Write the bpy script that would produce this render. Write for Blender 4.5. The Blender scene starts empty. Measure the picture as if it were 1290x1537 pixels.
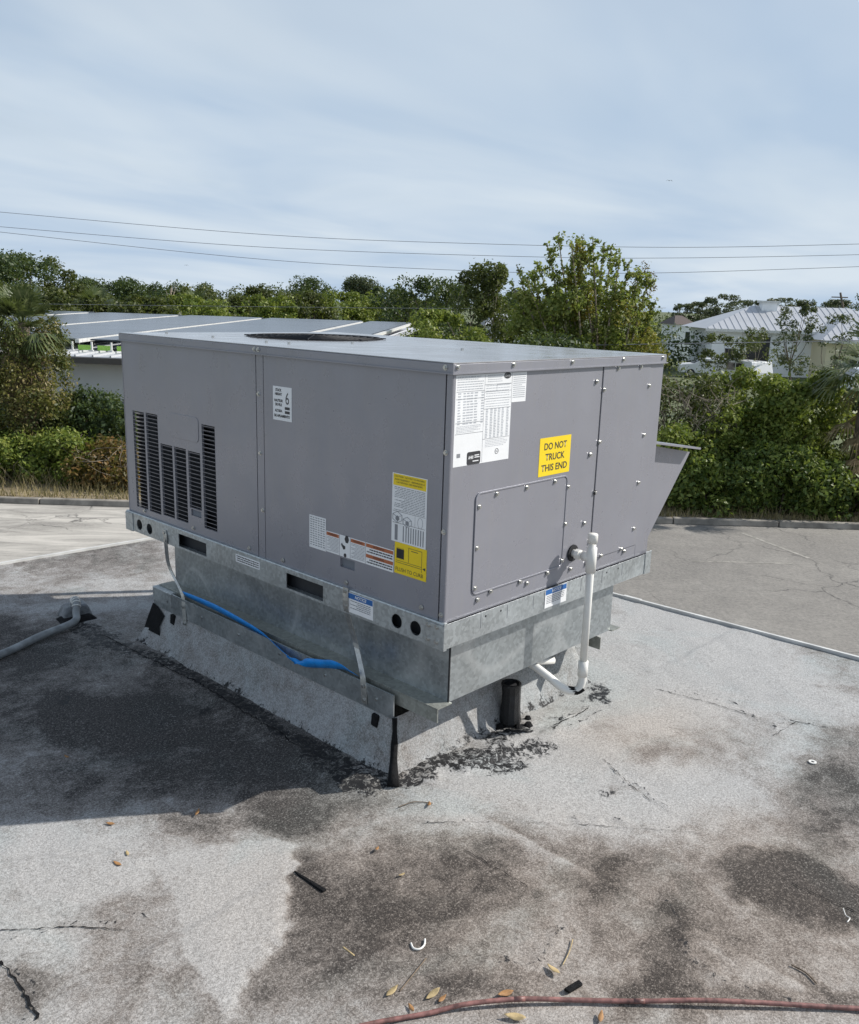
import bpy, bmesh, math, random
import numpy as np
from mathutils import Vector, Matrix
from mathutils.geometry import tessellate_polygon

scene = bpy.context.scene
COL = scene.collection
rnd = random.Random(7)
RAD = math.radians

# ------------------------------------------------------------------ camera
CAM = np.array([-1.8515, -1.6565, 1.0112])
YAW, PITCH, ROLL, FPX, CYP = 0.8195, 0.2363, 0.0310, 1317.97, 773.0   # photo pixels (1290 x 1537)
_cy, _sy, _cp, _sp = math.cos(YAW), math.sin(YAW), math.cos(PITCH), math.sin(PITCH)
FW = np.array([_sy*_cp, _cy*_cp, -_sp]); _r0 = np.array([_cy, -_sy, 0.0]); _u0 = np.cross(_r0, FW)
RT = math.cos(ROLL)*_r0 + math.sin(ROLL)*_u0
UP = -math.sin(ROLL)*_r0 + math.cos(ROLL)*_u0
cam = bpy.data.cameras.new('camera'); camo = bpy.data.objects.new('camera', cam); COL.objects.link(camo)
m = Matrix.Identity(4)
for i in range(3):
    m[i][0], m[i][1], m[i][2], m[i][3] = RT[i], UP[i], -FW[i], CAM[i]
camo.matrix_world = m
cam.sensor_fit = 'HORIZONTAL'; cam.sensor_width = 36.0; cam.lens = 36.0*FPX/1290.0
cam.shift_y = (CYP-768.5)/1290.0
cam.clip_start = 0.05; cam.clip_end = 5000
scene.camera = camo

# ------------------------------------------------------------------ sky, sun, exposure
SUN_AZ, SUN_EL = RAD(35.4), RAD(36.0)
TO_SUN = Vector((math.cos(SUN_AZ)*math.cos(SUN_EL), -math.sin(SUN_AZ)*math.cos(SUN_EL), math.sin(SUN_EL)))
world = bpy.data.worlds.new('World'); scene.world = world; world.use_nodes = True
wt = world.node_tree; wt.nodes.clear()
def wn(t): return wt.nodes.new(t)
sky = wn('ShaderNodeTexSky'); sky.sky_type = 'NISHITA'; sky.sun_disc = False
sky.sun_elevation = SUN_EL; sky.sun_rotation = math.atan2(TO_SUN.x, TO_SUN.y)
sky.altitude = 10; sky.air_density = 1.0; sky.dust_density = 1.2; sky.ozone_density = 1.5
tc = wn('ShaderNodeTexCoord'); sep = wn('ShaderNodeSeparateXYZ')
def wm(op, a, b=None):
    n = wn('ShaderNodeMath'); n.operation = op
    for i, v in enumerate((a, b)):
        if v is None: continue
        if isinstance(v, (int, float)): n.inputs[i].default_value = v
        else: wt.links.new(v, n.inputs[i])
    return n.outputs[0]
wt.links.new(tc.outputs['Generated'], sep.inputs[0])
elev = wm('MAXIMUM', sep.outputs[2], 0.04)
hgt = wm('ADD', wm('MAXIMUM', sep.outputs[2], 0.0), 0.13)                                  # a flat cloud layer seen in perspective
cmb = wn('ShaderNodeCombineXYZ')
wt.links.new(wm('DIVIDE', sep.outputs[0], hgt), cmb.inputs[0]); wt.links.new(wm('DIVIDE', sep.outputs[1], hgt), cmb.inputs[1])
mp = wn('ShaderNodeMapping'); mp.inputs['Rotation'].default_value = (0, 0, 0.55); mp.inputs['Scale'].default_value = (0.68, 1.1, 1.0)
n1 = wn('ShaderNodeTexNoise'); n1.inputs['Scale'].default_value = 0.62; n1.inputs['Detail'].default_value = 4; n1.inputs['Roughness'].default_value = 0.56; n1.inputs['Distortion'].default_value = 0.7
n2 = wn('ShaderNodeTexNoise'); n2.inputs['Scale'].default_value = 0.8; n2.inputs['Detail'].default_value = 4; n2.inputs['Roughness'].default_value = 0.5; n2.inputs['Distortion'].default_value = 0.4
rp = wn('ShaderNodeValToRGB'); rp.color_ramp.elements[0].position = 0.34; rp.color_ramp.elements[1].position = 0.68
rp.color_ramp.elements[0].color = (0.42, 0.42, 0.42, 1); rp.color_ramp.elements[1].color = (1.0, 1.0, 1.0, 1)
mx = wn('ShaderNodeMix'); mx.data_type = 'RGBA'
# thin cloud veil: its optical depth goes with 1/sin(elevation); whiter and greyer streaks within it
rp2 = wn('ShaderNodeValToRGB'); rp2.color_ramp.elements[0].position = 0.36; rp2.color_ramp.elements[1].position = 0.66
rp2.color_ramp.elements[0].color = (0.45, 0.565, 0.71, 1); rp2.color_ramp.elements[1].color = (0.64, 0.72, 0.795, 1)
sc = wn('ShaderNodeVectorMath'); sc.operation = 'SCALE'; sc.inputs[3].default_value = 10.0
wt.links.new(mp.outputs['Vector'], n2.inputs['Vector']); wt.links.new(n2.outputs['Fac'], rp2.inputs['Fac']); wt.links.new(rp2.outputs['Color'], sc.inputs[0]); wt.links.new(sc.outputs[0], mx.inputs[7])
veil = wm('SUBTRACT', 1.0, wm('POWER', 2.71828, wm('DIVIDE', wm('MULTIPLY', rp.outputs['Color'], -0.66), elev)))
bg = wn('ShaderNodeBackground'); bg.inputs['Strength'].default_value = 0.10
out = wn('ShaderNodeOutputWorld')
wt.links.new(cmb.outputs[0], mp.inputs['Vector']); wt.links.new(mp.outputs['Vector'], n1.inputs['Vector'])
wt.links.new(n1.outputs['Fac'], rp.inputs['Fac']); wt.links.new(veil, mx.inputs[0])
wt.links.new(sky.outputs['Color'], mx.inputs[6]); wt.links.new(mx.outputs[2], bg.inputs['Color'])
wt.links.new(bg.outputs['Background'], out.inputs['Surface'])
sl = bpy.data.lights.new('sun', 'SUN'); sl.energy = 5.0; sl.angle = RAD(0.53); sl.color = (1.0, 0.955, 0.89)
so = bpy.data.objects.new('sun', sl); COL.objects.link(so)
so.rotation_euler = TO_SUN.to_track_quat('Z', 'Y').to_euler()
vs = scene.view_settings; vs.view_transform = 'Standard'; vs.look = 'None'; vs.gamma = 1.0; vs.exposure = 0.10
vs.use_curve_mapping = False

# ------------------------------------------------------------------ pixel -> place
def ray(px, py): return FW + (px-645)/FPX*RT - (py-CYP)/FPX*UP
def onp(px, py, ax, val):
    d = ray(px, py); t = (val-CAM[ax])/d[ax]; return CAM + t*d
ZR = -0.48                       # roof surface (unit base rail is z = 0)
ZL = -4.08                       # car park level
def roofp(px, py, z=ZR): return onp(px, py, 2, z)
F2 = np.array([math.sin(YAW), math.cos(YAW)]); R2 = np.array([math.cos(YAW), -math.sin(YAW)])
def at(px, py, f):               # point seen at a pixel, f metres ahead of the camera (horizontal)
    d = ray(px, py); t = f/(d[:2] @ F2); return CAM + t*d
def rf(r, f, z=ZL): return np.array([CAM[0]+R2[0]*r+F2[0]*f, CAM[1]+R2[1]*r+F2[1]*f, z])

# ------------------------------------------------------------------ mesh helpers
class MB:
    def __init__(s): s.v = []; s.f = []
    def quad(s, a, b, c, d):
        n = len(s.v); s.v += [tuple(a), tuple(b), tuple(c), tuple(d)]; s.f.append((n, n+1, n+2, n+3)); return s
    def box(s, x0, y0, z0, x1, y1, z1):
        n = len(s.v)
        s.v += [(x0,y0,z0),(x1,y0,z0),(x1,y1,z0),(x0,y1,z0),(x0,y0,z1),(x1,y0,z1),(x1,y1,z1),(x0,y1,z1)]
        s.f += [tuple(n+i for i in q) for q in ((0,3,2,1),(4,5,6,7),(0,1,5,4),(1,2,6,5),(2,3,7,6),(3,0,4,7))]
        return s
    def hexa(s, p):               # 8 corners, bottom 4 then top 4
        n = len(s.v); s.v += [tuple(q) for q in p]
        s.f += [tuple(n+i for i in q) for q in ((0,3,2,1),(4,5,6,7),(0,1,5,4),(1,2,6,5),(2,3,7,6),(3,0,4,7))]
        return s
    def tube(s, pts, r, n=8, cap=True):
        pts = [Vector(p) for p in pts]; rs = r if isinstance(r, (list, tuple)) else [r]*len(pts)
        base = len(s.v); prev = None
        for i, p in enumerate(pts):
            d = (pts[min(i+1, len(pts)-1)] - pts[max(i-1, 0)])
            d = d.normalized() if d.length > 1e-9 else Vector((0,0,1))
            if prev is None:
                a = d.orthogonal().normalized()
            else:
                a = prev - d*prev.dot(d); a = a.normalized() if a.length > 1e-6 else d.orthogonal().normalized()
            prev = a; b = d.cross(a)
            for k in range(n):
                t = 2*math.pi*k/n; q = p + (a*math.cos(t)+b*math.sin(t))*rs[i]; s.v.append(tuple(q))
        for i in range(len(pts)-1):
            for k in range(n):
                k2 = (k+1) % n
                s.f.append((base+i*n+k, base+i*n+k2, base+(i+1)*n+k2, base+(i+1)*n+k))
        if cap:
            s.f.append(tuple(base+k for k in reversed(range(n))))
            s.f.append(tuple(base+(len(pts)-1)*n+k for k in range(n)))
        return s
    def prism(s, outer, holes, fn, t0, t1):
        """plate: 2D outline with holes, fn(u, v, t) -> xyz, between depths t0 and t1"""
        loops = [outer]+holes
        flat = [q for L in loops for q in L]
        tris = tessellate_polygon([[Vector((a, b, 0)) for a, b in L] for L in loops])
        n = len(s.v); N = len(flat)
        s.v += [tuple(fn(a, b, t0)) for a, b in flat] + [tuple(fn(a, b, t1)) for a, b in flat]
        for t in tris:
            s.f.append(tuple(n+i for i in t)); s.f.append(tuple(n+N+i for i in reversed(t)))
        o = 0
        for L in loops:
            k = len(L)
            for i in range(k):
                j = (i+1) % k; s.f.append((n+o+i, n+o+j, n+N+o+j, n+N+o+i))
            o += k
        return s
    def mesh(s, name):
        me = bpy.data.meshes.new(name); me.from_pydata(s.v, [], s.f); me.update()
        bm = bmesh.new(); bm.from_mesh(me); bmesh.ops.recalc_face_normals(bm, faces=bm.faces); bm.to_mesh(me); bm.free()
        return me
    def build(s, name, mat, parent=None, smooth=False, bevel=0, label=None):
        me = s.mesh(name)
        return link(name, me, mat, parent, smooth, bevel, label)
def link(name, me, mat, parent=None, smooth=False, bevel=0, label=None):
    if mat is not None and not me.materials: me.materials.append(mat)
    if smooth: me.polygons.foreach_set('use_smooth', [True]*len(me.polygons))
    o = bpy.data.objects.new(name, me); COL.objects.link(o); o.parent = parent
    if bevel:
        b = o.modifiers.new('bevel', 'BEVEL'); b.width = bevel; b.segments = 2; b.limit_method = 'ANGLE'
    if label: o['label'] = label
    return o
def tag(o, label, cat, group=None, kind=None):
    o['label'] = label; o['category'] = cat
    if group: o['group'] = group
    if kind: o['kind'] = kind
    return o
def structure(o, label=None):
    o['kind'] = 'structure'
    if label: o['label'] = label
    return o
def thing(name, label, cat, loc=(0,0,0), group=None):
    o = bpy.data.objects.new(name, None); COL.objects.link(o); o.location = loc; o.empty_display_size = 0.1
    bpy.context.view_layer.update()
    return tag(o, label, cat, group)
def child(name, mb, mat, root, smooth=False, bevel=0, label=None):
    o = mb.build(name, mat, root, smooth, bevel, label)
    o.matrix_parent_inverse = Matrix.Translation(-Vector(root.location)) if root.type == 'EMPTY' else Matrix.Identity(4)
    return o
def circle(cx, cy, r, n=20, ry=None):
    ry = ry or r
    return [(cx+r*math.cos(2*math.pi*i/n), cy+ry*math.sin(2*math.pi*i/n)) for i in range(n)]
def rrect(x0, y0, x1, y1, r, n=4):
    pts = []
    for cx, cy, a0 in ((x1-r, y1-r, 0), (x0+r, y1-r, 90), (x0+r, y0+r, 180), (x1-r, y0+r, 270)):
        for i in range(n+1):
            a = RAD(a0+90*i/n); pts.append((cx+r*math.cos(a), cy+r*math.sin(a)))
    return pts

# ------------------------------------------------------------------ materials
def new_mat(name):
    mt = bpy.data.materials.new(name); mt.use_nodes = True
    nt = mt.node_tree; b = nt.nodes['Principled BSDF']; return mt, nt, b
def N(nt, t, **kw):
    n = nt.nodes.new(t)
    for k, v in kw.items():
        if k in n.inputs: n.inputs[k].default_value = v
        else: setattr(n, k, v)
    return n
def coords(nt, scale=(1,1,1)):
    t = N(nt, 'ShaderNodeTexCoord'); mpp = N(nt, 'ShaderNodeMapping'); mpp.inputs['Scale'].default_value = scale
    nt.links.new(t.outputs['Object'], mpp.inputs['Vector']); return mpp.outputs['Vector']
def noise(nt, vec, scale, detail=4, rough=0.55, dist=0.0):
    n = N(nt, 'ShaderNodeTexNoise'); n.inputs['Scale'].default_value = scale; n.inputs['Detail'].default_value = detail
    n.inputs['Roughness'].default_value = rough; n.inputs['Distortion'].default_value = dist
    if vec is not None: nt.links.new(vec, n.inputs['Vector'])
    return n.outputs['Fac']
def ramp(nt, fac, stops):
    r = N(nt, 'ShaderNodeValToRGB'); e = r.color_ramp.elements
    while len(e) < len(stops): e.new(0.5)
    for i, (p, c) in enumerate(stops):
        e[i].position = p; e[i].color = (c, c, c, 1) if isinstance(c, (int, float)) else (*c, 1)
    nt.links.new(fac, r.inputs['Fac']); return r.outputs['Color']
def math_(nt, op, a, b=None, c=None, clamp=False):
    n = N(nt, 'ShaderNodeMath'); n.operation = op; n.use_clamp = clamp
    for i, v in enumerate((a, b, c)):
        if v is None: continue
        if isinstance(v, (int, float)): n.inputs[i].default_value = v
        else: nt.links.new(v, n.inputs[i])
    return n.outputs[0]
def mixc(nt, fac, a, b, mode='MIX'):
    n = N(nt, 'ShaderNodeMix'); n.data_type = 'RGBA'; n.blend_type = mode
    for i, v in ((0, fac), (6, a), (7, b)):
        if isinstance(v, (int, float)): n.inputs[i].default_value = v
        elif isinstance(v, tuple): n.inputs[i].default_value = (*v, 1) if len(v) == 3 else v
        else: nt.links.new(v, n.inputs[i])
    return n.outputs[2]
def bump(nt, b, h, strength, dist=0.01):
    n = N(nt, 'ShaderNodeBump'); n.inputs['Strength'].default_value = strength; n.inputs['Distance'].default_value = dist
    nt.links.new(h, n.inputs['Height']); nt.links.new(n.outputs['Normal'], b.inputs['Normal'])
def simple(name, col, rough=0.5, metal=0.0, var=0.12, scale=12, bmp=0.0, spec=0.5):
    mt, nt, b = new_mat(name); v = coords(nt)
    f = noise(nt, v, scale, 5)
    lo = tuple(c*(1-var) for c in col); hi = tuple(min(1, c*(1+var)) for c in col)
    nt.links.new(ramp(nt, f, [(0.3, lo), (0.7, hi)]), b.inputs['Base Color'])
    b.inputs['Roughness'].default_value = rough; b.inputs['Metallic'].default_value = metal
    b.inputs['Specular IOR Level'].default_value = spec
    if bmp: bump(nt, b, noise(nt, v, scale*6, 4), bmp)
    return mt
def galvanised(name, base=(0.46, 0.49, 0.50), rough=0.42, metal=0.75, smear=0.0):
    mt, nt, b = new_mat(name); v = coords(nt)
    vo = N(nt, 'ShaderNodeTexVoronoi'); vo.inputs['Scale'].default_value = 90; nt.links.new(v, vo.inputs['Vector'])
    sp = N(nt, 'ShaderNodeSeparateColor'); nt.links.new(vo.outputs['Color'], sp.inputs[0])
    c = ramp(nt, sp.outputs[0], [(0.0, tuple(x*0.82 for x in base)), (1.0, tuple(min(1, x*1.15) for x in base))])
    big = noise(nt, v, 5, 5, 0.6, 0.6)
    c = mixc(nt, ramp(nt, big, [(0.45, 0.0), (0.75, 0.28)]), c, tuple(min(1, x*1.35) for x in base))
    if smear:
        w = noise(nt, v, 1.5, 1, 0.3, 1.4)
        band = ramp(nt, w, [(0.46, 0.0), (0.49, 1.0), (0.505, 1.0), (0.54, 0.0)])
        c = mixc(nt, math_(nt, 'MULTIPLY', band, smear), c, (0.78, 0.80, 0.80))
    nt.links.new(c, b.inputs['Base Color']); b.inputs['Metallic'].default_value = metal
    rr = ramp(nt, big, [(0.3, rough-0.08), (0.7, rough+0.14)]); nt.links.new(rr, b.inputs['Roughness'])
    bump(nt, b, noise(nt, v, 4, 2), 0.08, 0.01)
    return mt
def paint(name, col, rough=0.36):
    mt, nt, b = new_mat(name); v = coords(nt); b.inputs['Metallic'].default_value = 0.28      # slightly metallic enamel
    f = noise(nt, v, 3.2, 5, 0.6)
    c = ramp(nt, f, [(0.3, tuple(x*0.95 for x in col)), (0.7, tuple(x*1.05 for x in col))])
    d = noise(nt, coords(nt, (14, 14, 1.5)), 3, 5, 0.7)
    c = mixc(nt, ramp(nt, d, [(0.50, 0.0), (0.8, 0.22)]), c, (0.36, 0.34, 0.31))
    c = mixc(nt, ramp(nt, noise(nt, v, 45, 4, .7), [(0.66, 0.0), (0.72, 0.35)]), c, (0.13, 0.125, 0.12))
    nt.links.new(c, b.inputs['Base Color'])
    nt.links.new(ramp(nt, noise(nt, v, 8, 5), [(0.3, rough-0.05), (0.75, rough+0.12)]), b.inputs['Roughness'])
    bump(nt, b, noise(nt, coords(nt, (1, 1, .55)), 2.6, 2, .4), 0.30, 0.012)
    return mt
def leafmat(name, stops, transl=0.3, rough=0.5):
    mt, nt, b = new_mat(name)
    g = N(nt, 'ShaderNodeNewGeometry'); v = coords(nt)
    f = math_(nt, 'ADD', math_(nt, 'MULTIPLY', g.outputs['Random Per Island'], 0.6), math_(nt, 'MULTIPLY', noise(nt, v, 1.3, 3), 0.4))
    c = ramp(nt, f, stops); nt.links.new(c, b.inputs['Base Color']); b.inputs['Roughness'].default_value = rough
    b.inputs['Specular IOR Level'].default_value = 0.35
    tr = N(nt, 'ShaderNodeBsdfTranslucent'); ms = N(nt, 'ShaderNodeMixShader'); ms.inputs[0].default_value = transl
    tcol = mixc(nt, 0.5, c, (0.20, 0.26, 0.03)); nt.links.new(tcol, tr.inputs['Color'])
    nt.links.new(b.outputs[0], ms.inputs[1]); nt.links.new(tr.outputs[0], ms.inputs[2])
    nt.links.new(ms.outputs[0], nt.nodes['Material Output'].inputs['Surface'])
    return mt

M = {}
M['paint'] = paint('grey_cabinet_paint', (0.282, 0.284, 0.318), 0.28)
M['top'] = paint('grey_top_paint', (0.30, 0.30, 0.31), 0.16)
M['galv'] = galvanised('galvanised_steel')
M['galv_smear'] = galvanised('galvanised_sheet', (0.40, 0.43, 0.44), 0.36, 0.75, 0.26)
M['olive'] = galvanised('weathered_flange', (0.33, 0.34, 0.31), 0.5, 0.55)
M['strap'] = galvanised('strap_steel', (0.50, 0.50, 0.48), 0.4, 0.8)
M['zinc'] = simple('zinc_screw', (0.55, 0.55, 0.53), 0.3, 0.9, 0.1)
M['black'] = simple('black_gap', (0.012, 0.013, 0.016), 0.7)
M['coil'] = simple('dark_coil', (0.02, 0.022, 0.026), 0.6)
M['rubber'] = simple('black_rubber', (0.012, 0.012, 0.013), 0.33, 0, 0.4, 40, 0.5)
M['pvc'] = simple('white_pvc', (0.74, 0.73, 0.69), 0.38, 0, 0.06, 18)
M['white'] = simple('sticker_white', (0.78, 0.79, 0.80), 0.45, 0, 0.03)
M['print'] = simple('print_black', (0.035, 0.035, 0.04), 0.5)
M['print_grey'] = simple('print_grey', (0.24, 0.25, 0.27), 0.5)
M['print_light'] = simple('print_light', (0.42, 0.44, 0.47), 0.5)
M['yellow'] = simple('sticker_yellow', (0.83, 0.61, 0.012), 0.45, 0, 0.03)
M['orange'] = simple('warning_orange', (0.42, 0.13, 0.05), 0.5, 0, 0.05)
M['blue'] = simple('notice_blue', (0.02, 0.12, 0.36), 0.5, 0, 0.05)
M['tape'] = simple('blue_tape', (0.010, 0.26, 0.74), 0.42, 0, 0.15, 30, 0.2)
M['conduit'] = simple('grey_conduit', (0.24, 0.255, 0.26), 0.55, 0, 0.3, 25)
M['conduit_dark'] = simple('dirty_grey_fitting', (0.17, 0.18, 0.19), 0.45, 0.3, 0.5, 30, 0.5)
M['hose'] = simple('red_hose', (0.21, 0.10, 0.088), 0.5, 0, 0.6, 55)
M['trim'] = simple('white_edge_metal', (0.62, 0.62, 0.60), 0.5, 0.1, 0.2, 9)
M['leaf_dry'] = simple('dry_leaf', (0.36, 0.19, 0.075), 0.7, 0, 0.4, 60)
M['leaf_tan'] = simple('dry_leaf_pale', (0.46, 0.35, 0.18), 0.7, 0, 0.35, 60)
M['twig'] = simple('twig', (0.16, 0.12, 0.085), 0.8, 0, 0.4, 60)
M['tarlump'] = simple('tar', (0.012, 0.012, 0.013), 0.85, 0, 0.5, 60, 0.8, 0.2)
M['bark'] = simple('bark', (0.13, 0.105, 0.08), 0.9, 0, 0.4, 8, 0.6)
M['barkpale'] = simple('pale_bark', (0.24, 0.20, 0.155), 0.9, 0, 0.35, 8, 0.5)
M['wire'] = simple('power_wire', (0.20, 0.21, 0.23), 0.6)
M['wallw'] = simple('white_wall', (0.84, 0.85, 0.86), 0.8, 0, 0.04, 1)
M['wallg'] = simple('grey_wall', (0.74, 0.76, 0.78), 0.8, 0, 0.05, 1)
M['walld'] = simple('dark_wall_band', (0.17, 0.185, 0.21), 0.8, 0, 0.05, 1)
M['cream'] = simple('cream_wall', (0.66, 0.60, 0.42), 0.8, 0, 0.04, 1)
M['mroof'] = simple('pale_metal_roof', (0.50, 0.51, 0.53), 0.42, 0.2, 0.06, 0.6)
M['solar'] = simple('solar_glass', (0.06, 0.07, 0.092), 0.22, 0, 0.15, 0.3, 0, 0.3)
M['lime'] = simple('lime_panel', (0.35, 0.62, 0.10), 0.6, 0, 0.05)
M['glass'] = simple('dark_glass', (0.015, 0.018, 0.022), 0.15)
M['carw'] = simple('white_car_paint', (0.72, 0.73, 0.75), 0.25, 0, 0.03)
M['tyre'] = simple('tyre', (0.02, 0.02, 0.02), 0.8)
M['kerb'] = simple('kerb_concrete', (0.25, 0.23, 0.20), 0.9, 0, 0.45, 2.2, 0.5)
M['brick'] = simple('brown_house', (0.11, 0.085, 0.075), 0.8)

def roof_material(name, coated=False):
    mt, nt, b = new_mat(name); v = coords(nt)
    at_ = N(nt, 'ShaderNodeAttribute'); at_.attribute_name = 'stain'; at_.attribute_type = 'GEOMETRY'
    sp = N(nt, 'ShaderNodeSeparateColor'); nt.links.new(at_.outputs['Color'], sp.inputs[0])
    dark, tar, tan = sp.outputs[0], sp.outputs[1], sp.outputs[2]  # dark: stains plus the shadow tone painted beside the unit
    g1 = noise(nt, v, 330, 2, 0.6); g2 = noise(nt, v, 150, 3, 0.65); mid = noise(nt, v, 16, 8, 0.72, 0.5); fine = noise(nt, v, 60, 6, 0.75, 0.3); big = noise(nt, v, 3.4, 7, 0.66, 0.9)
    gr = math_(nt, 'ADD', math_(nt, 'MULTIPLY', g1, 0.5), math_(nt, 'MULTIPLY', g2, 0.5))
    if coated: base = ramp(nt, gr, [(0.36, (0.22, 0.222, 0.222)), (0.62, (0.44, 0.445, 0.445))])
    else: base = ramp(nt, gr, [(0.36, (0.22, 0.217, 0.212)), (0.47, (0.335, 0.332, 0.326)), (0.60, (0.50, 0.50, 0.495))])
    mid_c = ramp(nt, gr, [(0.36, (0.095, 0.086, 0.079)), (0.48, (0.18, 0.165, 0.152)), (0.63, (0.36, 0.34, 0.325))])
    dk = ramp(nt, gr, [(0.40, (0.030, 0.028, 0.027)), (0.54, (0.075, 0.068, 0.063)), (0.66, (0.30, 0.285, 0.27))])
    # granule loss: ragged edges at several sizes, two steps of wear
    t = math_(nt, 'ADD', dark, math_(nt, 'MULTIPLY', math_(nt, 'SUBTRACT', mid, 0.5), 1.25))
    t = math_(nt, 'ADD', t, math_(nt, 'MULTIPLY', math_(nt, 'SUBTRACT', big, 0.5), 0.9))
    t = math_(nt, 'ADD', t, math_(nt, 'MULTIPLY', math_(nt, 'SUBTRACT', fine, 0.5), 0.55))
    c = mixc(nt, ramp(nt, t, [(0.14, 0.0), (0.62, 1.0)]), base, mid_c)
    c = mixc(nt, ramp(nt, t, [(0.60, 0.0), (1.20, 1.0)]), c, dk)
    c = mixc(nt, math_(nt, 'MULTIPLY', tan, 0.5), c, mixc(nt, 1.0, c, (1.04, 0.88, 0.74), 'MULTIPLY'))
    blo = noise(nt, v, 1.9, 5, 0.6, 0.8)
    c = mixc(nt, ramp(nt, blo, [(0.50, 0.0), (0.66, 0.6)]), c, mixc(nt, 1.0, c, (0.92, 1.02, 1.04), 'MULTIPLY'))
    br = noise(nt, v, 48, 7, 0.78, 0.8)
    tt = math_(nt, 'ADD', tar, math_(nt, 'MULTIPLY', math_(nt, 'SUBTRACT', br, 0.5), 1.5))
    tf = ramp(nt, tt, [(0.46, 0.0), (0.54, 1.0)])
    tf = math_(nt, 'MULTIPLY', tf, ramp(nt, tar, [(0.04, 0.0), (0.16, 1.0)]))
    if coated:
        spk = ramp(nt, noise(nt, v, 26, 4, 0.7), [(0.70, 0.0), (0.74, 1.0)]); tf = math_(nt, 'MAXIMUM', tf, spk)
    c = mixc(nt, tf, c, (0.016, 0.016, 0.017))
    nt.links.new(c, b.inputs['Base Color'])
    nt.links.new(math_(nt, 'SUBTRACT', 0.92, math_(nt, 'MULTIPLY', tf, 0.30)), b.inputs['Roughness'])
    b.inputs['Specular IOR Level'].default_value = 0.3
    h = math_(nt, 'ADD', math_(nt, 'MULTIPLY', g1, 0.30), math_(nt, 'ADD', math_(nt, 'MULTIPLY', mid, 1.0), math_(nt, 'MULTIPLY', tf, 0.6)))
    bump(nt, b, h, 0.3 if coated else 0.55, 0.006)
    return mt
M['membrane'] = roof_material('coated_curb_membrane', True)
M['roof'] = roof_material('granulated_roof_membrane')
def asphalt_material():
    mt, nt, b = new_mat('worn_asphalt'); v = coords(nt)
    f = noise(nt, v, 0.35, 6, 0.65, 0.6); g = noise(nt, v, 14, 8, 0.85)
    c = ramp(nt, f, [(0.30, (0.12, 0.114, 0.106)), (0.50, (0.225, 0.21, 0.19)), (0.70, (0.37, 0.35, 0.315))])
    c = mixc(nt, ramp(nt, noise(nt, v, 2.3, 8, .75, .6), [(0.42, 0.0), (0.66, .65)]), c, (0.085, 0.082, 0.079))
    c = mixc(nt, 0.6, c, ramp(nt, g, [(0.3, (0.07, 0.068, 0.065)), (0.7, (0.40, 0.375, 0.335))]))
    sx = N(nt, 'ShaderNodeSeparateXYZ'); nt.links.new(v, sx.inputs[0])
    # bleached sand washed over one end of the lot (street frame: x runs to the right)
    s = noise(nt, coords(nt, (0.25, 1.2, 1)), 1.6, 6, 0.7, 0.8)
    side = N(nt, 'ShaderNodeMapRange'); side.inputs[1].default_value = -1.0; side.inputs[2].default_value = -7.0
    nt.links.new(sx.outputs[0], side.inputs[0])
    sand = math_(nt, 'MULTIPLY', side.outputs[0], ramp(nt, s, [(0.40, 0.25), (0.62, 1.0)]))
    c = mixc(nt, sand, c, (0.52, 0.49, 0.44))
    vo = N(nt, 'ShaderNodeTexVoronoi'); vo.feature = 'DISTANCE_TO_EDGE'; vo.inputs['Scale'].default_value = 0.42
    wv = N(nt, 'ShaderNodeVectorMath'); wv.operation = 'ADD'
    nz = N(nt, 'ShaderNodeTexNoise'); nz.inputs['Scale'].default_value = 1.4; nz.inputs['Detail'].default_value = 6; nt.links.new(v, nz.inputs['Vector'])
    nt.links.new(v, wv.inputs[0]); nt.links.new(nz.outputs['Color'], wv.inputs[1]); nt.links.new(wv.outputs[0], vo.inputs['Vector'])
    crack = ramp(nt, vo.outputs['Distance'], [(0.0, 1.0), (0.012, 0.0)])
    keep = ramp(nt, noise(nt, v, 0.3, 2), [(0.45, 0.0), (0.58, 0.8)])
    c = mixc(nt, math_(nt, 'MULTIPLY', crack, keep), c, (0.03, 0.03, 0.03))
    nt.links.new(c, b.inputs['Base Color']); b.inputs['Roughness'].default_value = 0.9
    bump(nt, b, g, 0.4, 0.02)
    return mt
M['asphalt'] = asphalt_material()
M['dirt'] = simple('dry_verge_soil', (0.27, 0.215, 0.14), 0.95, 0, 0.4, 1.5, 0.4)
M['field'] = simple('grassy_ground', (0.10, 0.12, 0.05), 0.95, 0, 0.35, 0.2)
M['lf_hedge'] = leafmat('hedge_leaf', [(0.15, (0.036, 0.068, 0.015)), (0.5, (0.105, 0.16, 0.034)), (0.85, (0.25, 0.29, 0.07))], 0.38)
M['lf_dark'] = leafmat('dark_leaf', [(0.15, (0.022, 0.042, 0.016)), (0.5, (0.050, 0.080, 0.030)), (0.9, (0.10, 0.135, 0.05))])
M['lf_olive'] = leafmat('olive_leaf', [(0.15, (0.035, 0.048, 0.016)), (0.5, (0.075, 0.095, 0.028)), (0.9, (0.14, 0.145, 0.045))])
M['lf_bright'] = leafmat('bright_leaf', [(0.1, (0.058, 0.105, 0.018)), (0.5, (0.165, 0.215, 0.040)), (0.9, (0.31, 0.33, 0.075))], 0.38)
M['lf_tree'] = leafmat('tree_leaf', [(0.1, (0.08, 0.125, 0.025)), (0.45, (0.19, 0.235, 0.055)), (0.9, (0.34, 0.35, 0.11))], 0.45)
M['lf_yellow'] = leafmat('yellow_leaf', [(0.1, (0.10, 0.12, 0.02)), (0.5, (0.24, 0.24, 0.04)), (0.9, (0.36, 0.26, 0.06))])
M['lf_rust'] = leafmat('rusty_leaf', [(0.1, (0.05, 0.06, 0.018)), (0.5, (0.15, 0.10, 0.03)), (0.9, (0.24, 0.12, 0.035))])
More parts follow.
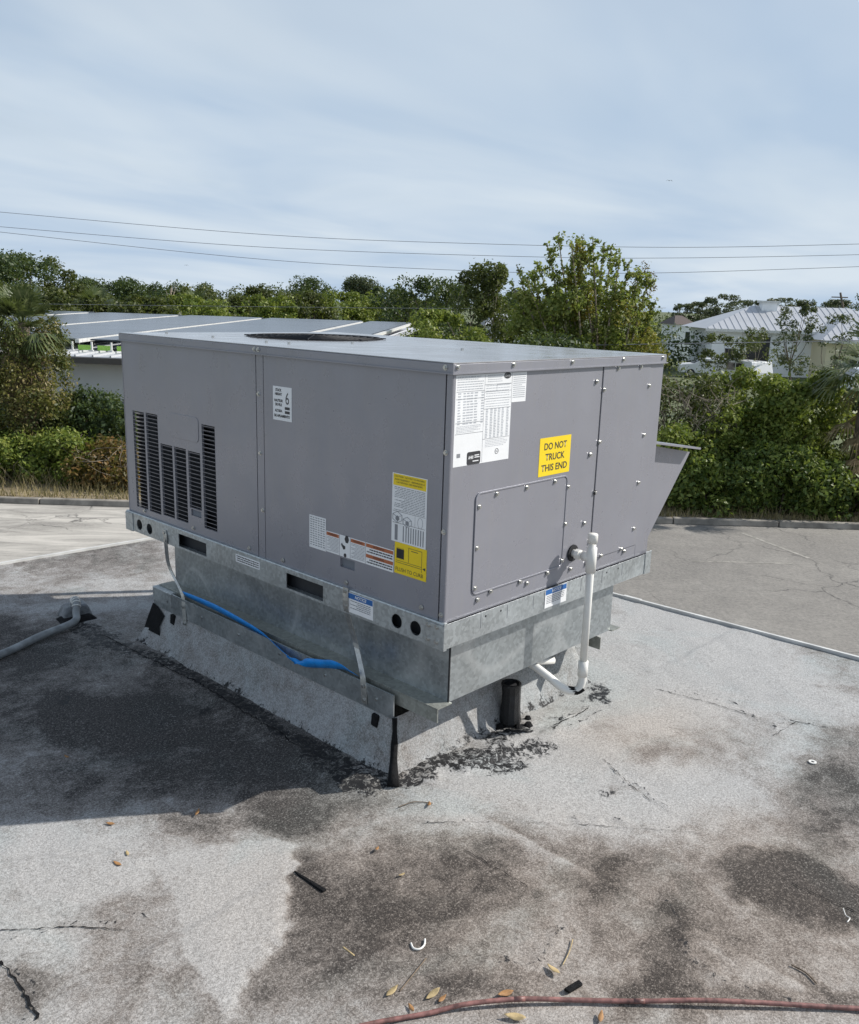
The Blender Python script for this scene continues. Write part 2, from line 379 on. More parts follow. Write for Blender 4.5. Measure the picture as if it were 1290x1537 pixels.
M['lf_palm'] = leafmat('palm_frond', [(0.1, (0.05, 0.075, 0.03)), (0.5, (0.10, 0.13, 0.05)), (0.9, (0.20, 0.22, 0.10))], 0.2, 0.4)
M['lf_dead'] = leafmat('dead_frond', [(0.1, (0.10, 0.075, 0.04)), (0.5, (0.20, 0.15, 0.08)), (0.9, (0.32, 0.26, 0.15))], 0.15, 0.7)
M['lf_palmvine'] = leafmat('palm_vine', [(0.1, (0.07, 0.085, 0.025)), (0.5, (0.18, 0.17, 0.05)), (0.9, (0.32, 0.25, 0.11))], 0.35)
M['straw'] = leafmat('dry_grass', [(0.1, (0.12, 0.11, 0.04)), (0.5, (0.27, 0.22, 0.11)), (0.9, (0.38, 0.33, 0.20))], 0.2, 0.8)
M['lf_pine'] = leafmat('pine_needles', [(0.1, (0.035, 0.052, 0.028)), (0.5, (0.075, 0.095, 0.048)), (0.9, (0.13, 0.145, 0.075))], 0.2)

# ================================================================== THE ROOF WE STAND ON
def build_roof():
    # the building is turned about 3 degrees against the unit: outer corner, edge directions
    c0 = np.array([1.99, 3.17]); ea = np.array([-1, 0.056]); ea /= np.linalg.norm(ea); eb = np.array([0.046, -1.0]); eb /= np.linalg.norm(eb)
    A = np.concatenate([np.arange(0, 4.4, 0.0125), np.linspace(4.4, 13, 30)[1:]])
    B = np.concatenate([np.arange(0, 5.3, 0.0125), np.linspace(5.3, 14, 30)[1:]])
    ga, gb = np.meshgrid(A, B, indexing='ij')
    X = c0[0]+ga*ea[0]+gb*eb[0]; Y = c0[1]+ga*ea[1]+gb*eb[1]
    rng = np.random.default_rng(3)
    def fbm(x, y, s, seed, oct=4):
        r = np.random.default_rng(seed); o = np.zeros_like(x); amp = 1.0; tot = 0
        for k in range(oct):
            G = r.random((64, 64)); xx = (x*s+17.3*k) % 63; yy = (y*s+9.1*k) % 63
            i = np.floor(xx).astype(int); j = np.floor(yy).astype(int); u = xx-i; w = yy-j; u = u*u*(3-2*u); w = w*w*(3-2*w)
            o += amp*((G[i, j]*(1-u)+G[i+1, j]*u)*(1-w)+(G[i, j+1]*(1-u)+G[i+1, j+1]*u)*w); tot += amp; amp *= 0.5; s *= 2.03
        return o/tot
    n1_ = fbm(X, Y, 3.0, 1); n2_ = fbm(X, Y, 11.0, 2); n3_ = fbm(X, Y, 30, 5)
    Z = np.full_like(X, ZR) + (n1_-0.5)*0.012 + (n2_-0.5)*0.004
    tar = np.zeros_like(X); tan = np.zeros_like(X)
    dark = np.full_like(X, 0.28)+(fbm(X, Y, 1.3, 21, 5)-.5)*.7+(fbm(X, Y, 4.5, 31, 4)-.5)*.4
    front = np.clip((0.06-(X*.62+Y*.78))/.55, 0, 1); dark += .22*front; tan += .45*front
    wx = X + (n2_-0.5)*0.12 + (n1_-.5)*.14; wy = Y + (fbm(X, Y, 11.0, 8)-0.5)*0.12 + (fbm(X, Y, 3.0, 18)-.5)*.14       # ragged outlines
    def blob(px, py, rx, ry, amt, soft=0.5):
        """a stain seen round pixel (px,py); its ground size comes from the pixels it covers"""
        c = roofp(px, py); ex = (roofp(px+rx, py)-roofp(px-rx, py))[:2]/2; ey = (roofp(px, py-ry)-roofp(px, py+ry))[:2]/2
        Mx = np.linalg.inv(np.array([ex, ey]).T)
        du = Mx[0,0]*(wx-c[0])+Mx[0,1]*(wy-c[1]); dv = Mx[1,0]*(wx-c[0])+Mx[1,1]*(wy-c[1])
        d = np.sqrt(du*du+dv*dv); return amt*np.clip((1+soft-d)/(2*soft), 0, 1)**1.3
    def poly(pts, soft):
        P_ = np.array([roofp(*q)[:2] for q in pts]); n = len(P_)
        inside = np.zeros(X.shape, bool); dist = np.full(X.shape, 9.0)
        for i in range(n):
            a, b_ = P_[i], P_[(i+1) % n]
            cond = ((a[1] > wy) != (b_[1] > wy)); xi = (b_[0]-a[0])*(wy-a[1])/(b_[1]-a[1]+1e-12)+a[0]
            inside ^= cond & (wx < xi)
            ab = b_-a; t = np.clip(((wx-a[0])*ab[0]+(wy-a[1])*ab[1])/(ab@ab), 0, 1)
            dist = np.minimum(dist, np.hypot(wx-a[0]-t*ab[0], wy-a[1]-t*ab[1]))
        sd = np.where(inside, dist, -dist); return np.clip(0.5+sd/soft, 0, 1)
    def path(pts, w):
        P_ = np.array([roofp(*q)[:2] for q in pts]); dist = np.full(X.shape, 9.0)
        for a, b_ in zip(P_[:-1], P_[1:]):
            ab = b_-a; t = np.clip(((wx-a[0])*ab[0]+(wy-a[1])*ab[1])/(ab@ab+1e-12), 0, 1)
            dist = np.minimum(dist, np.hypot(wx-a[0]-t*ab[0], wy-a[1]-t*ab[1]))
        return np.clip(1.4-dist/w, 0, 1)
    # dirty ground beside the curb, the unit's shadow deepened in its colour; dirt farther off
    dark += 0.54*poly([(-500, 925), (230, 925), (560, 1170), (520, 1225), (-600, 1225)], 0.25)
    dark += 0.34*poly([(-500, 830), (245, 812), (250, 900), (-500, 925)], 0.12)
    for a in [(165,1080,105,42,.55,.35),(95,1050,45,14,.5,.4),(60,965,90,30,.25,.6),(330,1130,130,45,.35,.6),(130,1160,70,22,.25,.6),
              (410,1238,52,34,.55,.35),(285,1248,60,20,.42,.5),(185,1375,60,36,.40,.5),(45,1352,22,16,.5,.4),(215,1475,60,35,.3,.6),
              (590,1330,150,75,.45,.6),(730,1310,150,62,.45,.6),(690,1275,110,22,.3,.6),(610,1480,150,50,.22,.7),(720,1490,110,28,.35,.6),
              (980,1135,46,17,.5,.5),(940,1195,30,14,.45,.5),(1245,1190,72,62,.62,.45),(1290,1120,80,40,.3,.6),(1000,1430,48,58,.5,.5),(960,1490,70,28,.45,.5),
              (1010,1365,60,26,.35,.6),(880,1310,60,26,.3,.6),(1080,1500,200,20,.42,.6),(1230,1485,80,14,.42,.5),(770,1210,90,20,.15,.6),(1210,985,45,20,.3,.6),
              (1270,1020,40,22,.4,.6),(540,1220,70,14,.2,.6),(640,1420,70,40,.22,.6),(20,1480,50,50,.45,.5),(860,1395,60,40,.2,.6)]:
        dark += .74*blob(*a)
    dark += 0.62*poly([(1108,1278),(1150,1262),(1225,1290),(1300,1345),(1300,1402),(1215,1378),(1120,1345)], 0.08)
    dark += 0.30*poly([(442,1292),(520,1300),(620,1350),(560,1450),(395,1520),(408,1430)], 0.12)
    dark -= 0.66*poly([(240,1300),(330,1268),(440,1278),(425,1370),(392,1460),(345,1528),(270,1430)], 0.025)
    dark -= 0.36*poly([(0,1240),(120,1240),(150,1330),(60,1420),(0,1440)], 0.2)
    dark -= 0.36*poly([(620,1200),(700,1150),(900,1110),(1120,1180),(1050,1260),(800,1250)], 0.2)
    dark -= 0.34*poly([(880,960),(940,900),(1300,1000),(1300,1080),(1100,1080),(930,1060)], 0.2)
    dark -= 0.18*poly([(60,880),(235,860),(235,890),(60,890)], 0.1)
    tan += blob(960, 1095, 130, 55, .9, .7) + blob(1130, 1260, 120, 40, .5, .7) + blob(640, 1300, 260, 120, .55, .7) + blob(960, 1420, 260, 110, .5, .7) + blob(1150,1400,120,60,.4,.7)
    tan += 0.35*poly([(880,1300),(1300,1300),(1300,1540),(700,1540)], 0.4)
    # tar: smeared along the curb foot, round the vent and the pipe
    tar += 0.36*path([(120,955),(215,985),(300,1025),(400,1082),(480,1130),(540,1168)], 0.045)
    tar += 0.26*path([(150,962),(240,1000),(380,1085),(470,1150),(520,1178)], 0.10)
    tar += blob(585,1172,62,30,.66,.5) + blob(690,1145,90,26,.40,.6) + blob(640,1150,40,20,.42,.6) + blob(745,1092,48,20,.72,.5) + blob(768,1098,26,10,.9,.4) + blob(735,1135,85,20,.45,.6) + blob(820,1120,50,16,.36,.6)
    tar += blob(888,1040,26,16,.60,.5) + blob(120,940,36,14,.6,.5) + blob(160,950,60,14,.42,.6) + blob(870,1190,60,10,.30,.6) + blob(100,1048,16,5,.8,.5) + blob(305,1075,20,6,.6,.5)
    tar += blob(930,1195,30,8,.38,.6) + blob(800,1160,60,14,.32,.6) + blob(15,1500,22,40,.26,.5) + blob(1090,1260,30,10,.30,.6)
    for q, w, a in (([(990,1035),(1080,1058),(1180,1095)], .006, .62), ([(30,1398),(110,1394),(205,1398)], .005, .7), ([(0,1450),(30,1480),(55,1530)], .007, .55),
                    ([(1160,1105),(1190,1085),(1290,1100)], .006, .5), ([(840,1390),(810,1420),(750,1440),(690,1480)], .014, .45), ([(995,1355),(1040,1420),(1090,1480),(1200,1500)], .02, .40),
                    ([(905,1140),(960,1190),(1010,1220)], .008, .4), ([(640,1235),(900,1240),(1050,1250)], .006, .42), ([(700,1280),(800,1335)], .004, .35), ([(880,1060),(830,1095)], .006, .6)):
        tar += a*path(q, w); Z += 0.003*path(q, w)
    Z += 0.012*path([(130,957),(215,985),(300,1025),(400,1082),(480,1130),(540,1168),(590,1175),(700,1140),(830,1090)], 0.09)*(0.5+n2_)
    Z += 0.004*poly([(1108,1278),(1150,1262),(1225,1290),(1300,1345),(1300,1402),(1215,1378),(1120,1345)], 0.02)
    Z += 0.0035*poly([(300,1270),(440,1278),(392,1460),(345,1528),(-200,1800),(-400,1300)], 0.012)
    Z[0, :] = ZR; Z[:, 0] = ZR
    nA, nB = X.shape
    V = np.stack([X, Y, Z], -1).reshape(-1, 3)
    idx = np.arange(nA*nB).reshape(nA, nB)
    Q = np.stack([idx[:-1, :-1], idx[:-1, 1:], idx[1:, 1:], idx[1:, :-1]], -1).reshape(-1, 4)
    me = bpy.data.meshes.new('roof'); me.vertices.add(len(V)); me.vertices.foreach_set('co', V.ravel().astype(np.float32))
    me.loops.add(Q.size); me.loops.foreach_set('vertex_index', Q.ravel().astype(np.int32))
    me.polygons.add(len(Q)); me.polygons.foreach_set('loop_start', (np.arange(len(Q))*4).astype(np.int32)); me.polygons.foreach_set('loop_total', np.full(len(Q), 4, np.int32))
    me.update(calc_edges=True)
    ca = me.color_attributes.new('stain', 'FLOAT_COLOR', 'POINT')  # red channel holds stains and the painted shadow tone
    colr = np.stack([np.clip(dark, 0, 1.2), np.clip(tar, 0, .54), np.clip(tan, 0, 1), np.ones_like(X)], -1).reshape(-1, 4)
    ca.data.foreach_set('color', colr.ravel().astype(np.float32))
    if me.polygons[0].normal.z < 0: me.flip_normals()
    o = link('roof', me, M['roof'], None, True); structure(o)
    # lapped sheet edges and splits: thin ragged ribbons lying on the membrane
    iA = np.linalg.inv(np.array([ea, eb]).T)
    def zat(x, y):
        a_, b_ = iA @ (np.array([x, y])-c0); i = int(np.clip(np.searchsorted(A, a_), 0, len(A)-1)); j = int(np.clip(np.searchsorted(B, b_), 0, len(B)-1)); return Z[i, j]
    rs_ = random.Random(17)
    def seam(pts, w, gap=.55):
        P_ = [np.array(roofp(*q)[:2]) for q in pts]; S = []
        for p, q in zip(P_[:-1], P_[1:]):
            n = max(2, int(np.linalg.norm(q-p)/.012))
            for k in range(n): S.append(p+(q-p)*k/n+np.array((rs_.gauss(0, .0022), rs_.gauss(0, .0022))))
        mb = MB(); d = P_[-1]-P_[0]; d /= np.linalg.norm(d); nn = np.array((-d[1], d[0])); prev = None; on = True
        for k, p in enumerate(S):
            if rs_.random() < .06: on = rs_.random() > gap
            ww = .62*w*(.2+1.1*rs_.random()) if on else 0.0004; z_ = zat(*p)+.0028
            cur = ((p[0]-nn[0]*ww, p[1]-nn[1]*ww, z_), (p[0]+nn[0]*ww, p[1]+nn[1]*ww, z_))
            if prev: mb.quad(prev[0], cur[0], cur[1], prev[1])
            prev = cur
        mb.build('lap_seam', M['tarlump'], o)
    for q, w in (([(985,1034),(1080,1058),(1185,1096)], .0032), ([(-20,1402),(110,1394),(205,1398)], .0026), ([(0,1445),(30,1480),(60,1540)], .0055), ([(1160,1106),(1195,1085),(1300,1102)], .003),
                 ([(640,1236),(760,1234),(900,1240),(1060,1252)], .0018), ([(905,1140),(960,1190),(1010,1222)], .0022), ([(700,1278),(800,1337)], .0018), ([(150,955),(300,1030),(420,1105),(525,1178)], .0045),
                 ([(830,1096),(885,1062)], .0035), ([(1150,1262),(1225,1292),(1300,1345)], .0018), ([(1190,1330),(1290,1375)], .0025)):
        seam(q, w)
    # building body below and metal edge strips
    def E(a, b, z): p = c0+a*ea+b*eb; return (p[0], p[1], z)
    mb = MB(); mb.hexa([E(0.02,0.02,ZL), E(13,0.02,ZL), E(13,14,ZL), E(0.02,14,ZL), E(0.02,0.02,ZR-.02), E(13,0.02,ZR-.02), E(13,14,ZR-.02), E(0.02,14,ZR-.02)])
    mb.build('building_wall', M['wallg'], o)
    def strip(along, t0, t1, w0, w1, zt):
        f = (lambda t, w, z: E(w, t, z)) if along == 'b' else (lambda t, w, z: E(t, w, z))
        mb = MB().hexa([f(t0, w0, ZR-.10), f(t1, w0, ZR-.10), f(t1, w1, ZR-.10), f(t0, w1, ZR-.10), f(t0, w0, zt), f(t1, w0, zt), f(t1, w1, zt), f(t0, w1, zt)])
        return mb.build('edge_trim', M['trim'], o)
    t = 0.0
    for i in range(5):
        strip('b', t+.003, t+2.6, -.010, .006, ZR+.014); strip('a', t+.003, t+2.6, -.010, .006, ZR+.014)
        strip('b', t+2.56, t+2.66, -.012, .009, ZR+.017); strip('a', t+2.56, t+2.66, -.012, .009, ZR+.017)
        t += 2.62
    return o
roof = build_roof()

# ================================================================== CAR PARK, VERGE, GROUND
def street_sheet(name, r0, r1, f0, f1, z, mat, n=1):
    o = MB().quad((r0, f0, 0), (r1, f0, 0), (r1, f1, 0), (r0, f1, 0)).build(name, mat)
    mt = Matrix.Identity(4)
    p = rf(0, 0, z)
    for i in range(2): mt[i][0] = R2[i]; mt[i][1] = F2[i]; mt[i][3] = p[i]
    mt[2][3] = z; o.matrix_world = mt
    return structure(o)
street_sheet('ground', -2500, 2500, -300, 3500, ZL-.03, M['field'])
street_sheet('parking_lot', -60, 60, -25, 21.0, ZL, M['asphalt'])
street_sheet('verge', -60, 60, 21.12, 27.5, ZL+.10, M['dirt'])
for i in range(26):
    r0 = -33+i*2.6
    a = rf(r0+.012, 20.96+.02*rnd.random()); bq = rf(r0+2.588, 20.96+.02*rnd.random())
    nn = np.array([F2[0], F2[1], 0])
    h = ZL+.135+.015*rnd.random()
    mb = MB().hexa([a, bq, bq+nn*.2, a+nn*.2, (*(a[:2]+F2*.03), h), (*(bq[:2]+F2*.03), h), (*(bq[:2]+F2*.2), h), (*(a[:2]+F2*.2), h)])
    k = mb.build('kerb', M['kerb'], None, False, .02); structure(k)
for (p0, p1, w) in (((1115,800),(1215,838),.09), ((1040,842),(1190,846),.07)):
    a = onp(*p0, 2, ZL+.004); b_ = onp(*p1, 2, ZL+.004); d = (b_-a); d /= np.linalg.norm(d); nrm = np.array([-d[1], d[0], 0])*w/2
    o = MB().quad(a-nrm, b_-nrm, b_+nrm, a+nrm).build('lane_marking', simple('faded_marking', (0.29, 0.275, 0.245), .9, 0, .4, 8)); structure(o)

# ================================================================== CURB AND ADAPTER
def build_curb():
    t = thing('roof_curb', 'low roof curb clad in grey granulated membrane under the galvanised adapter', 'roof curb', (0.4, 0.9, ZR))
    # batter profile: ring at the roof, ring at the top
    y0, y1, x0, x1 = .20, 1.69, .0, 1.0
    segs = 40
    def ring(x0, y0, x1, y1, z, jit=0):
        P_ = []
        for (ax, ay, bx, by) in ((x0,y0,x1,y0),(x1,y0,x1,y1),(x1,y1,x0,y1),(x0,y1,x0,y0)):
            for i in range(segs):
                u = i/segs; P_.append((ax+(bx-ax)*u+jit*(rnd.random()-.5), ay+(by-ay)*u+jit*(rnd.random()-.5), z+jit*.3*(rnd.random()-.5)))
        return P_
    rings = [ring(x0-.085, y0-.085, x1+.08, y1+.10, ZR-.020, .006), ring(x0-.055, y0-.050, x1+.05, y1+.06, ZR+.022, .010), ring(x0-.030, y0-.030, x1+.03, y1+.03, ZR+.09, .007), ring(x0-.003, y0-.004, x1+.003, y1+.004, -.298, .002)]
    mb = MB(); n = segs*4
    for r_ in rings: mb.v += r_
    for k in range(3):
        for i in range(n):
            j = (i+1) % n; mb.f.append((k*n+i, k*n+j, (k+1)*n+j, (k+1)*n+i))
    me = mb.mesh('membrane')
    ca = me.color_attributes.new('stain', 'FLOAT_COLOR', 'POINT')
    for i, vv in enumerate(me.vertices):
        low = max(0, 1-(vv.co.z-ZR)/.06)
        ca.data[i].color = (0.22+.15*rnd.random(), 0.48*low**.6+(.25*rnd.random() if rnd.random() < .12 else 0), 0.0, 1)
    o = link('membrane', me, M['membrane'], t, True); o.matrix_parent_inverse = Matrix.Translation(-t.location)
    # metal counter-flashing band round the top
    mb = MB()
    mb.box(x0-.008, y0, -.305, x0-.002, y1, -.222); mb.box(x1+.002, y0, -.305, x1+.008, y1, -.222)
    mb.box(x0-.008, y1+.002, -.305, x1+.008, y1+.008, -.222)
    child('counter_flashing', mb, M['galv_smear'], t)
    # black tar on the two corners
    def tarstrip(pts, w0, w1):
        mb = MB(); L = []
        for i, (p, w) in enumerate(zip(pts, np.linspace(w0, w1, len(pts)))):
            L.append((Vector(p), w*(.8+.5*rnd.random())))
        mb.tube([p for p, w in L], [w for p, w in L], 7); return mb
    child('tar_seal', tarstrip([(-.004, .196, -.30), (-.012, .186, -.34), (-.022, .176, -.38), (-.035, .165, -.42), (-.06, .14, -.452), (-.09, .11, -.472)], .007, .017), M['tarlump'], t, True)
    mb = MB()
    L0 = [(-.004, 1.66, -.31), (-.006, 1.70, -.30), (-.02, 1.72, -.36), (-.035, 1.735, -.42), (-.07, 1.78, -.462), (-.10, 1.84, -.474)]
    L1 = [(-.006, 1.645, -.315), (-.010, 1.60, -.335), (-.026, 1.62, -.385), (-.035, 1.60, -.42), (-.068, 1.57, -.455), (-.12, 1.60, -.473)]
    for i in range(3): mb.quad(*(tuple(np.array(q)+np.array((-.006, 0, .004))) for q in (L0[i], L0[i+1], L1[i+1], L1[i])))
    child('tar_seal', mb, M['tarlump'], t)
    for (y, z) in ((.262, -.333), (1.52, -.328)):
        child('tar_patch', MB().hexa([(-.022,y,z-.022),(-.006,y,z-.026),(-.006,y+.028,z-.018),(-.022,y+.03,z-.02),(-.018,y,z+.02),(-.004,y,z+.018),(-.004,y+.028,z+.022),(-.018,y+.03,z+.02)]), M['tarlump'], t, False, .004)
    for i in range(6):
        y = .28+i*.26
        mb = MB().tube([(-.008, y, -.262), (-.012, y, -.262)], .005, 6); child('screw', mb, M['zinc'], t)
    return t
build_curb()
def build_adapter():
    t = thing('curb_adapter', 'galvanised sheet metal adapter box between the air unit and its curb', 'curb adapter', (.5, .85, -.215))
    X0, X1, Y0, Y1, Z0, Z1 = .08, 1.025, .042, 1.66, -.215, -.002
    child('side_wall', MB().box(X0, Y0+.002, Z0, X0+.004, Y1, Z1), M['galv_smear'], t)
    child('end_wall', MB().box(X0+.002, Y0-.002, Z0-.002, X1, Y0+.0015, Z1), M['galv_smear'], t)
    child('side_wall', MB().box(X1-.004, Y0+.0035, Z0, X1, Y1, Z1), M['galv_smear'], t)
    child('end_wall', MB().box(X0+.006, Y1-.004, Z0, X1-.006, Y1+.001, Z1), M['galv_smear'], t)
    child('corner_seam', MB().box(X0-.003, Y0-.004, Z0, X0+.001, Y0+.001, Z1-.004), M['black'], t)
    # flange: ledge and lip down both long sides
    mb = MB(); mb.box(.016, .028, Z0-.004, X0+.003, 1.69, Z0); mb.box(.016, .028, Z0-.048, .0195, 1.69, Z0-.005); child('flange', mb, M['olive'], t)
    mb = MB(); mb.box(X1-.003, .028, Z0-.004, X1+.055, 1.69, Z0); mb.box(X1-.09, .024, Z0-.055, X1-.087, 1.69, Z0-.005); child('flange', mb, M['olive'], t)
    mb = MB(); mb.prism([(X1-.16, Z0-.004), (X1-.087, Z0-.004), (X1-.087, Z0-.052)], [], lambda a, b, d: (a, d, b), .100, .103); child('flange_end', mb, M['olive'], t)
    # the part of the flange that runs past the far end of the adapter
    mb = MB(); mb.box(-.012, 1.55, -.282, .05, 1.70, -.2195); child('end_cap', mb, M['galv'], t, False, .003)
    return t
build_adapter()
def strap(pts, w=.013):
    t = thing('hold_down_strap', '', 'strap', pts[-1])
    mb = MB(); L = [Vector(p) for p in pts]
    # thin flat band: interpolate smoothly
    S = []
    for i in range(len(L)-1):
        p0 = L[max(i-1, 0)]; p1 = L[i]; p2 = L[i+1]; p3 = L[min(i+2, len(L)-1)]
        for k in range(6):
            u = k/6; S.append(0.5*((2*p1)+(p2-p0)*u+(2*p0-5*p1+4*p2-p3)*u*u+(3*p1-p0-3*p2+p3)*u**3))
    S.append(L[-1])
    n = len(mb.v)
    for p in S:
        for dx, dy in ((-.0012, -w), (-.0012, w), (.0012, w), (.0012, -w)): mb.v.append((p.x+dx, p.y+dy, p.z))
    for i in range(len(S)-1):
        for k in range(4): mb.f.append((n+i*4+k, n+i*4+(k+1) % 4, n+(i+1)*4+(k+1) % 4, n+(i+1)*4+k))
    mb.f.append((n, n+1, n+2, n+3)); e = n+(len(S)-1)*4; mb.f.append((e+3, e+2, e+1, e))
    child('band', mb, M['strap'], t)
    for q in (pts[0], pts[1], pts[-2], pts[-1]):
        z = q[2]-.012 if q is pts[0] else q[2]+.012
        child('bolt', MB().tube([(q[0]-.0015, q[1], z), (q[0]-.007, q[1], z)], .0065, 6), M['zinc'], t)
    return t
def lp(px, py, x=0.0): q = onp(px, py, 0, x); return (x, q[1], q[2])
s1 = strap([lp(519, 882, -.014), lp(520, 915, -.014), lp(534, 965, .035), lp(544, 1010, .0), lp(546, 1035, -.010), lp(547, 1056, -.012)])
tag(s1, 'bent steel hold-down strap beside the blue notice sticker, near the shaded corner', 'strap')
s2 = strap([lp(247, 795, -.014), lp(249, 815, -.014), lp(254, 850, .035), lp(273, 890, .0), lp(276, 915, -.010), lp(278, 940, -.012)])
tag(s2, 'bent steel hold-down strap at the louvered end of the unit', 'strap')

# ================================================================== THE ROOFTOP UNIT
W, L, H = 1.187, 1.889, .853
unit = thing('rooftop_air_conditioner', 'large grey packaged rooftop air conditioning unit on a galvanised base rail', 'air conditioner', (W/2, L/2, 0))
def up(name, mb, mat, smooth=False, bevel=0, label=None, parent=None):
    o = child(name, mb, mat, unit, smooth, bevel, label)
    if parent is not None:
        o.parent = parent; o.matrix_parent_inverse = parent.matrix_parent_inverse.copy() if False else Matrix.Identity(4)
        o.matrix_parent_inverse = (Matrix.Translation(unit.location) @ Matrix.Translation(-Vector(unit.location)))
    return o
def YZ(px, py, x=0.0): q = onp(px, py, 0, x); return float(q[1]), float(q[2])
def XZ(px, py, y=0.0): q = onp(px, py, 1, y); return float(q[0]), float(q[2])
def z1(ox, oy, s): return lambda a, b: (ox+a/s, oy+b/s)
g1 = z1(170, 480, 4.393); g2 = z1(400, 560, 3.576); g3 = z1(650, 500, 3.146); g4 = z1(650, 690, 3.146); g5 = z1(660, 540, 5.375); g6 = z1(180, 750, 6.9875); g7 = z1(180, 750, 2.48)
LX = lambda u, v, d: (d, u, v)        # left face plates: u = y, v = z, d = x
RX = lambda u, v, d: (u, d, v)        # right face plates
ZB, ZT = .078, .826
ysA = YZ(*g1(940, 220))[0]; ysB = YZ(*g1(990, 230))[0]       # seam post
ynP = YZ(*g2(968, 200))[0]                                    # near corner post
# interior carcass (dark) and body
up('carcass', MB().box(.09, .012, ZB, W-.012, 1.64, ZT), M['coil'])  # unseen far end cut short to fit the shadow on the roof
mb = MB(); mb.box(.0925, .02, .62, W-.03, 1.74, ZT-.004); up('shadow_fascia', mb, M['paint'])  # unseen fascia, added to end the lit strip in the roof shadow
up('corner_post', MB().box(1.135, 1.735, ZB, 1.165, 1.765, ZT-.006), M['paint'])  # unseen post, added to cast the thin dark line on the roof
# left face: louvered panel with openings
cols = [((125,597),(198,610),(160,1230),(235,1255)), ((211,612),(288,625),(245,1265),(320,1283)), ((313,815),(388,832),(330,1285),(408,1312)),
        ((400,835),(476,852),(420,1318),(498,1340)), ((490,862),(572,880),(508,1240),(585,1258)), ((577,688),(663,703),(607,1372),(693,1405))]
holes = []; rects = []
for c in cols:
    q = [YZ(*g1(*k)) for k in c]
    ya = (q[0][0]+q[2][0])/2; yb = (q[1][0]+q[3][0])/2; zt = (q[0][1]+q[1][1])/2; zb = (q[2][1]+q[3][1])/2
    zb = max(zb, ZB+.02); rects.append((min(ya, yb), max(ya, yb), zb, zt))
for (a, b_, c, d) in rects: holes.append([(a, c), (b_, c), (b_, d), (a, d)])
hq = [YZ(*g1(515, 1255)), YZ(*g1(582, 1300))]
hy0, hy1 = sorted((hq[0][0], hq[1][0])); hz0, hz1 = .5*(hq[0][1]+hq[1][1])-.013, .5*(hq[0][1]+hq[1][1])+.013
holes.append([(hy0, hz0), (hy1, hz0), (hy1, hz1), (hy0, hz1)])
lpan = up('louver_panel', MB().prism([(ysA+.003, ZB), (L-.004, ZB), (L-.004, ZT), (ysA+.003, ZT)], holes, LX, 0.0, .010), M['paint'])
up('handle_recess', MB().box(.006, hy0+.001, hz0+.001, .03, hy1-.001, hz1-.001), M['walld'])
up('louver_backing', MB().box(.040, ysA+.02, ZB, .088, L-.03, .66), M['coil'])
me_sl = None
for (a, b_, c, d) in rects:
    n = max(3, int(round((d-c)/.0165))); pitch = (d-c)/n
    for i in range(n):
        zc = c+(i+.5)*pitch; w = (b_-a)
        if me_sl is None:
            me_sl = MB().hexa([(-.004,-.5,.0028),(.014,-.5,-.0070),(.014,.5,-.0070),(-.004,.5,.0028),(-.004,-.5,.0044),(.014,-.5,-.0058),(.014,.5,-.0058),(-.004,.5,.0044)]).mesh('slat'); me_sl.materials.append(M['paint'])
        o = bpy.data.objects.new('slat', me_sl); COL.objects.link(o); o.parent = lpan
        o.location = (.003, (a+b_)/2, zc); o.scale = (1, w*.998, 1)
# far corner post and seam post, near panel, near corner post
up('corner_post', MB().box(-.001, L-.0035, ZB, .03, L+.001, ZT), M['paint'])
up('seam_post', MB().box(-.0015, ysB+.0015, ZB, .012, ysA-.0035, ZT), M['paint'])
nh = [YZ(*g2(398, 1000)), YZ(*g2(475, 1050))]; ny0, ny1 = sorted((nh[0][0], nh[1][0])); nzc = (nh[0][1]+nh[1][1])/2
apan = up('access_panel', MB().prism([(ynP+.006, ZB), (ysB-.0015, ZB), (ysB-.0015, ZT), (ynP+.006, ZT)], [[(ny0, nzc-.016), (ny1, nzc-.016), (ny1, nzc+.016), (ny0, nzc+.016)]], LX, -.001, .010), M['paint'])
up('handle_recess', MB().box(.008, ny0-.004, nzc-.019, .03, ny1+.004, nzc+.019), M['walld'])
up('panel_gap', MB().box(.0125, .004, ZB+.002, .03, ysA+.01, ZT), M['black'])
mb = MB(); mb.box(-.003, -.003, ZB, .0, ynP, ZT); mb.box(0.0, -.003, ZB, .012, .0, ZT); up('corner_post', mb, M['paint'], False, .0015)
# embossed round-cornered plate on the louvered panel
q = [YZ(*g1(*k)) for k in ((370,615),(560,640),(545,800),(380,775))]
ey0, ey1 = sorted((q[0][0], q[1][0])); ez1 = (q[0][1]+q[1][1])/2; ez0 = (q[2][1]+q[3][1])/2
up('knockout_plate', MB().prism(rrect(ey0, ez0, ey1, ez1, .018), [], LX, -.0022, -.0002), M['paint'], False, .0015)
# right face panels
xs = XZ(*g3(806, 160))[0]; xr = XZ(*g3(1030, 150))[0]; zrb = (XZ(*g4(790, 455))[1]+XZ(*g4(945, 405))[1])/2
up('end_panel', MB().box(.0125, -.0005, ZB, xs-.003, .010, ZT), M['paint'])
up('panel_gap', MB().box(.012, .006, ZB+.002, W-.014, .0115, ZT-.002), M['black'])
up('filter_panel', MB().box(xs+.003, -.0025, zrb, xr, .004, ZT-.004), M['paint'], False, .001)
mb = MB(); mb.box(xs+.003, .0005, ZB, xr+.003, .010, zrb-.002); mb.box(xr+.003, .0, ZB, W, .010, ZT); up('end_frame', mb, M['paint'])
up('panel_gap', MB().box(xr+.0004, -.0012, zrb, xr+.0028, .0004, ZT-.004), M['print_grey'])
up('back_panel', MB().box(W-.010, .0105, ZB, W, 1.64, ZT), M['paint'])
q = [XZ(*g4(*k)) for k in ((200,160),(645,65),(600,500),(180,650))]
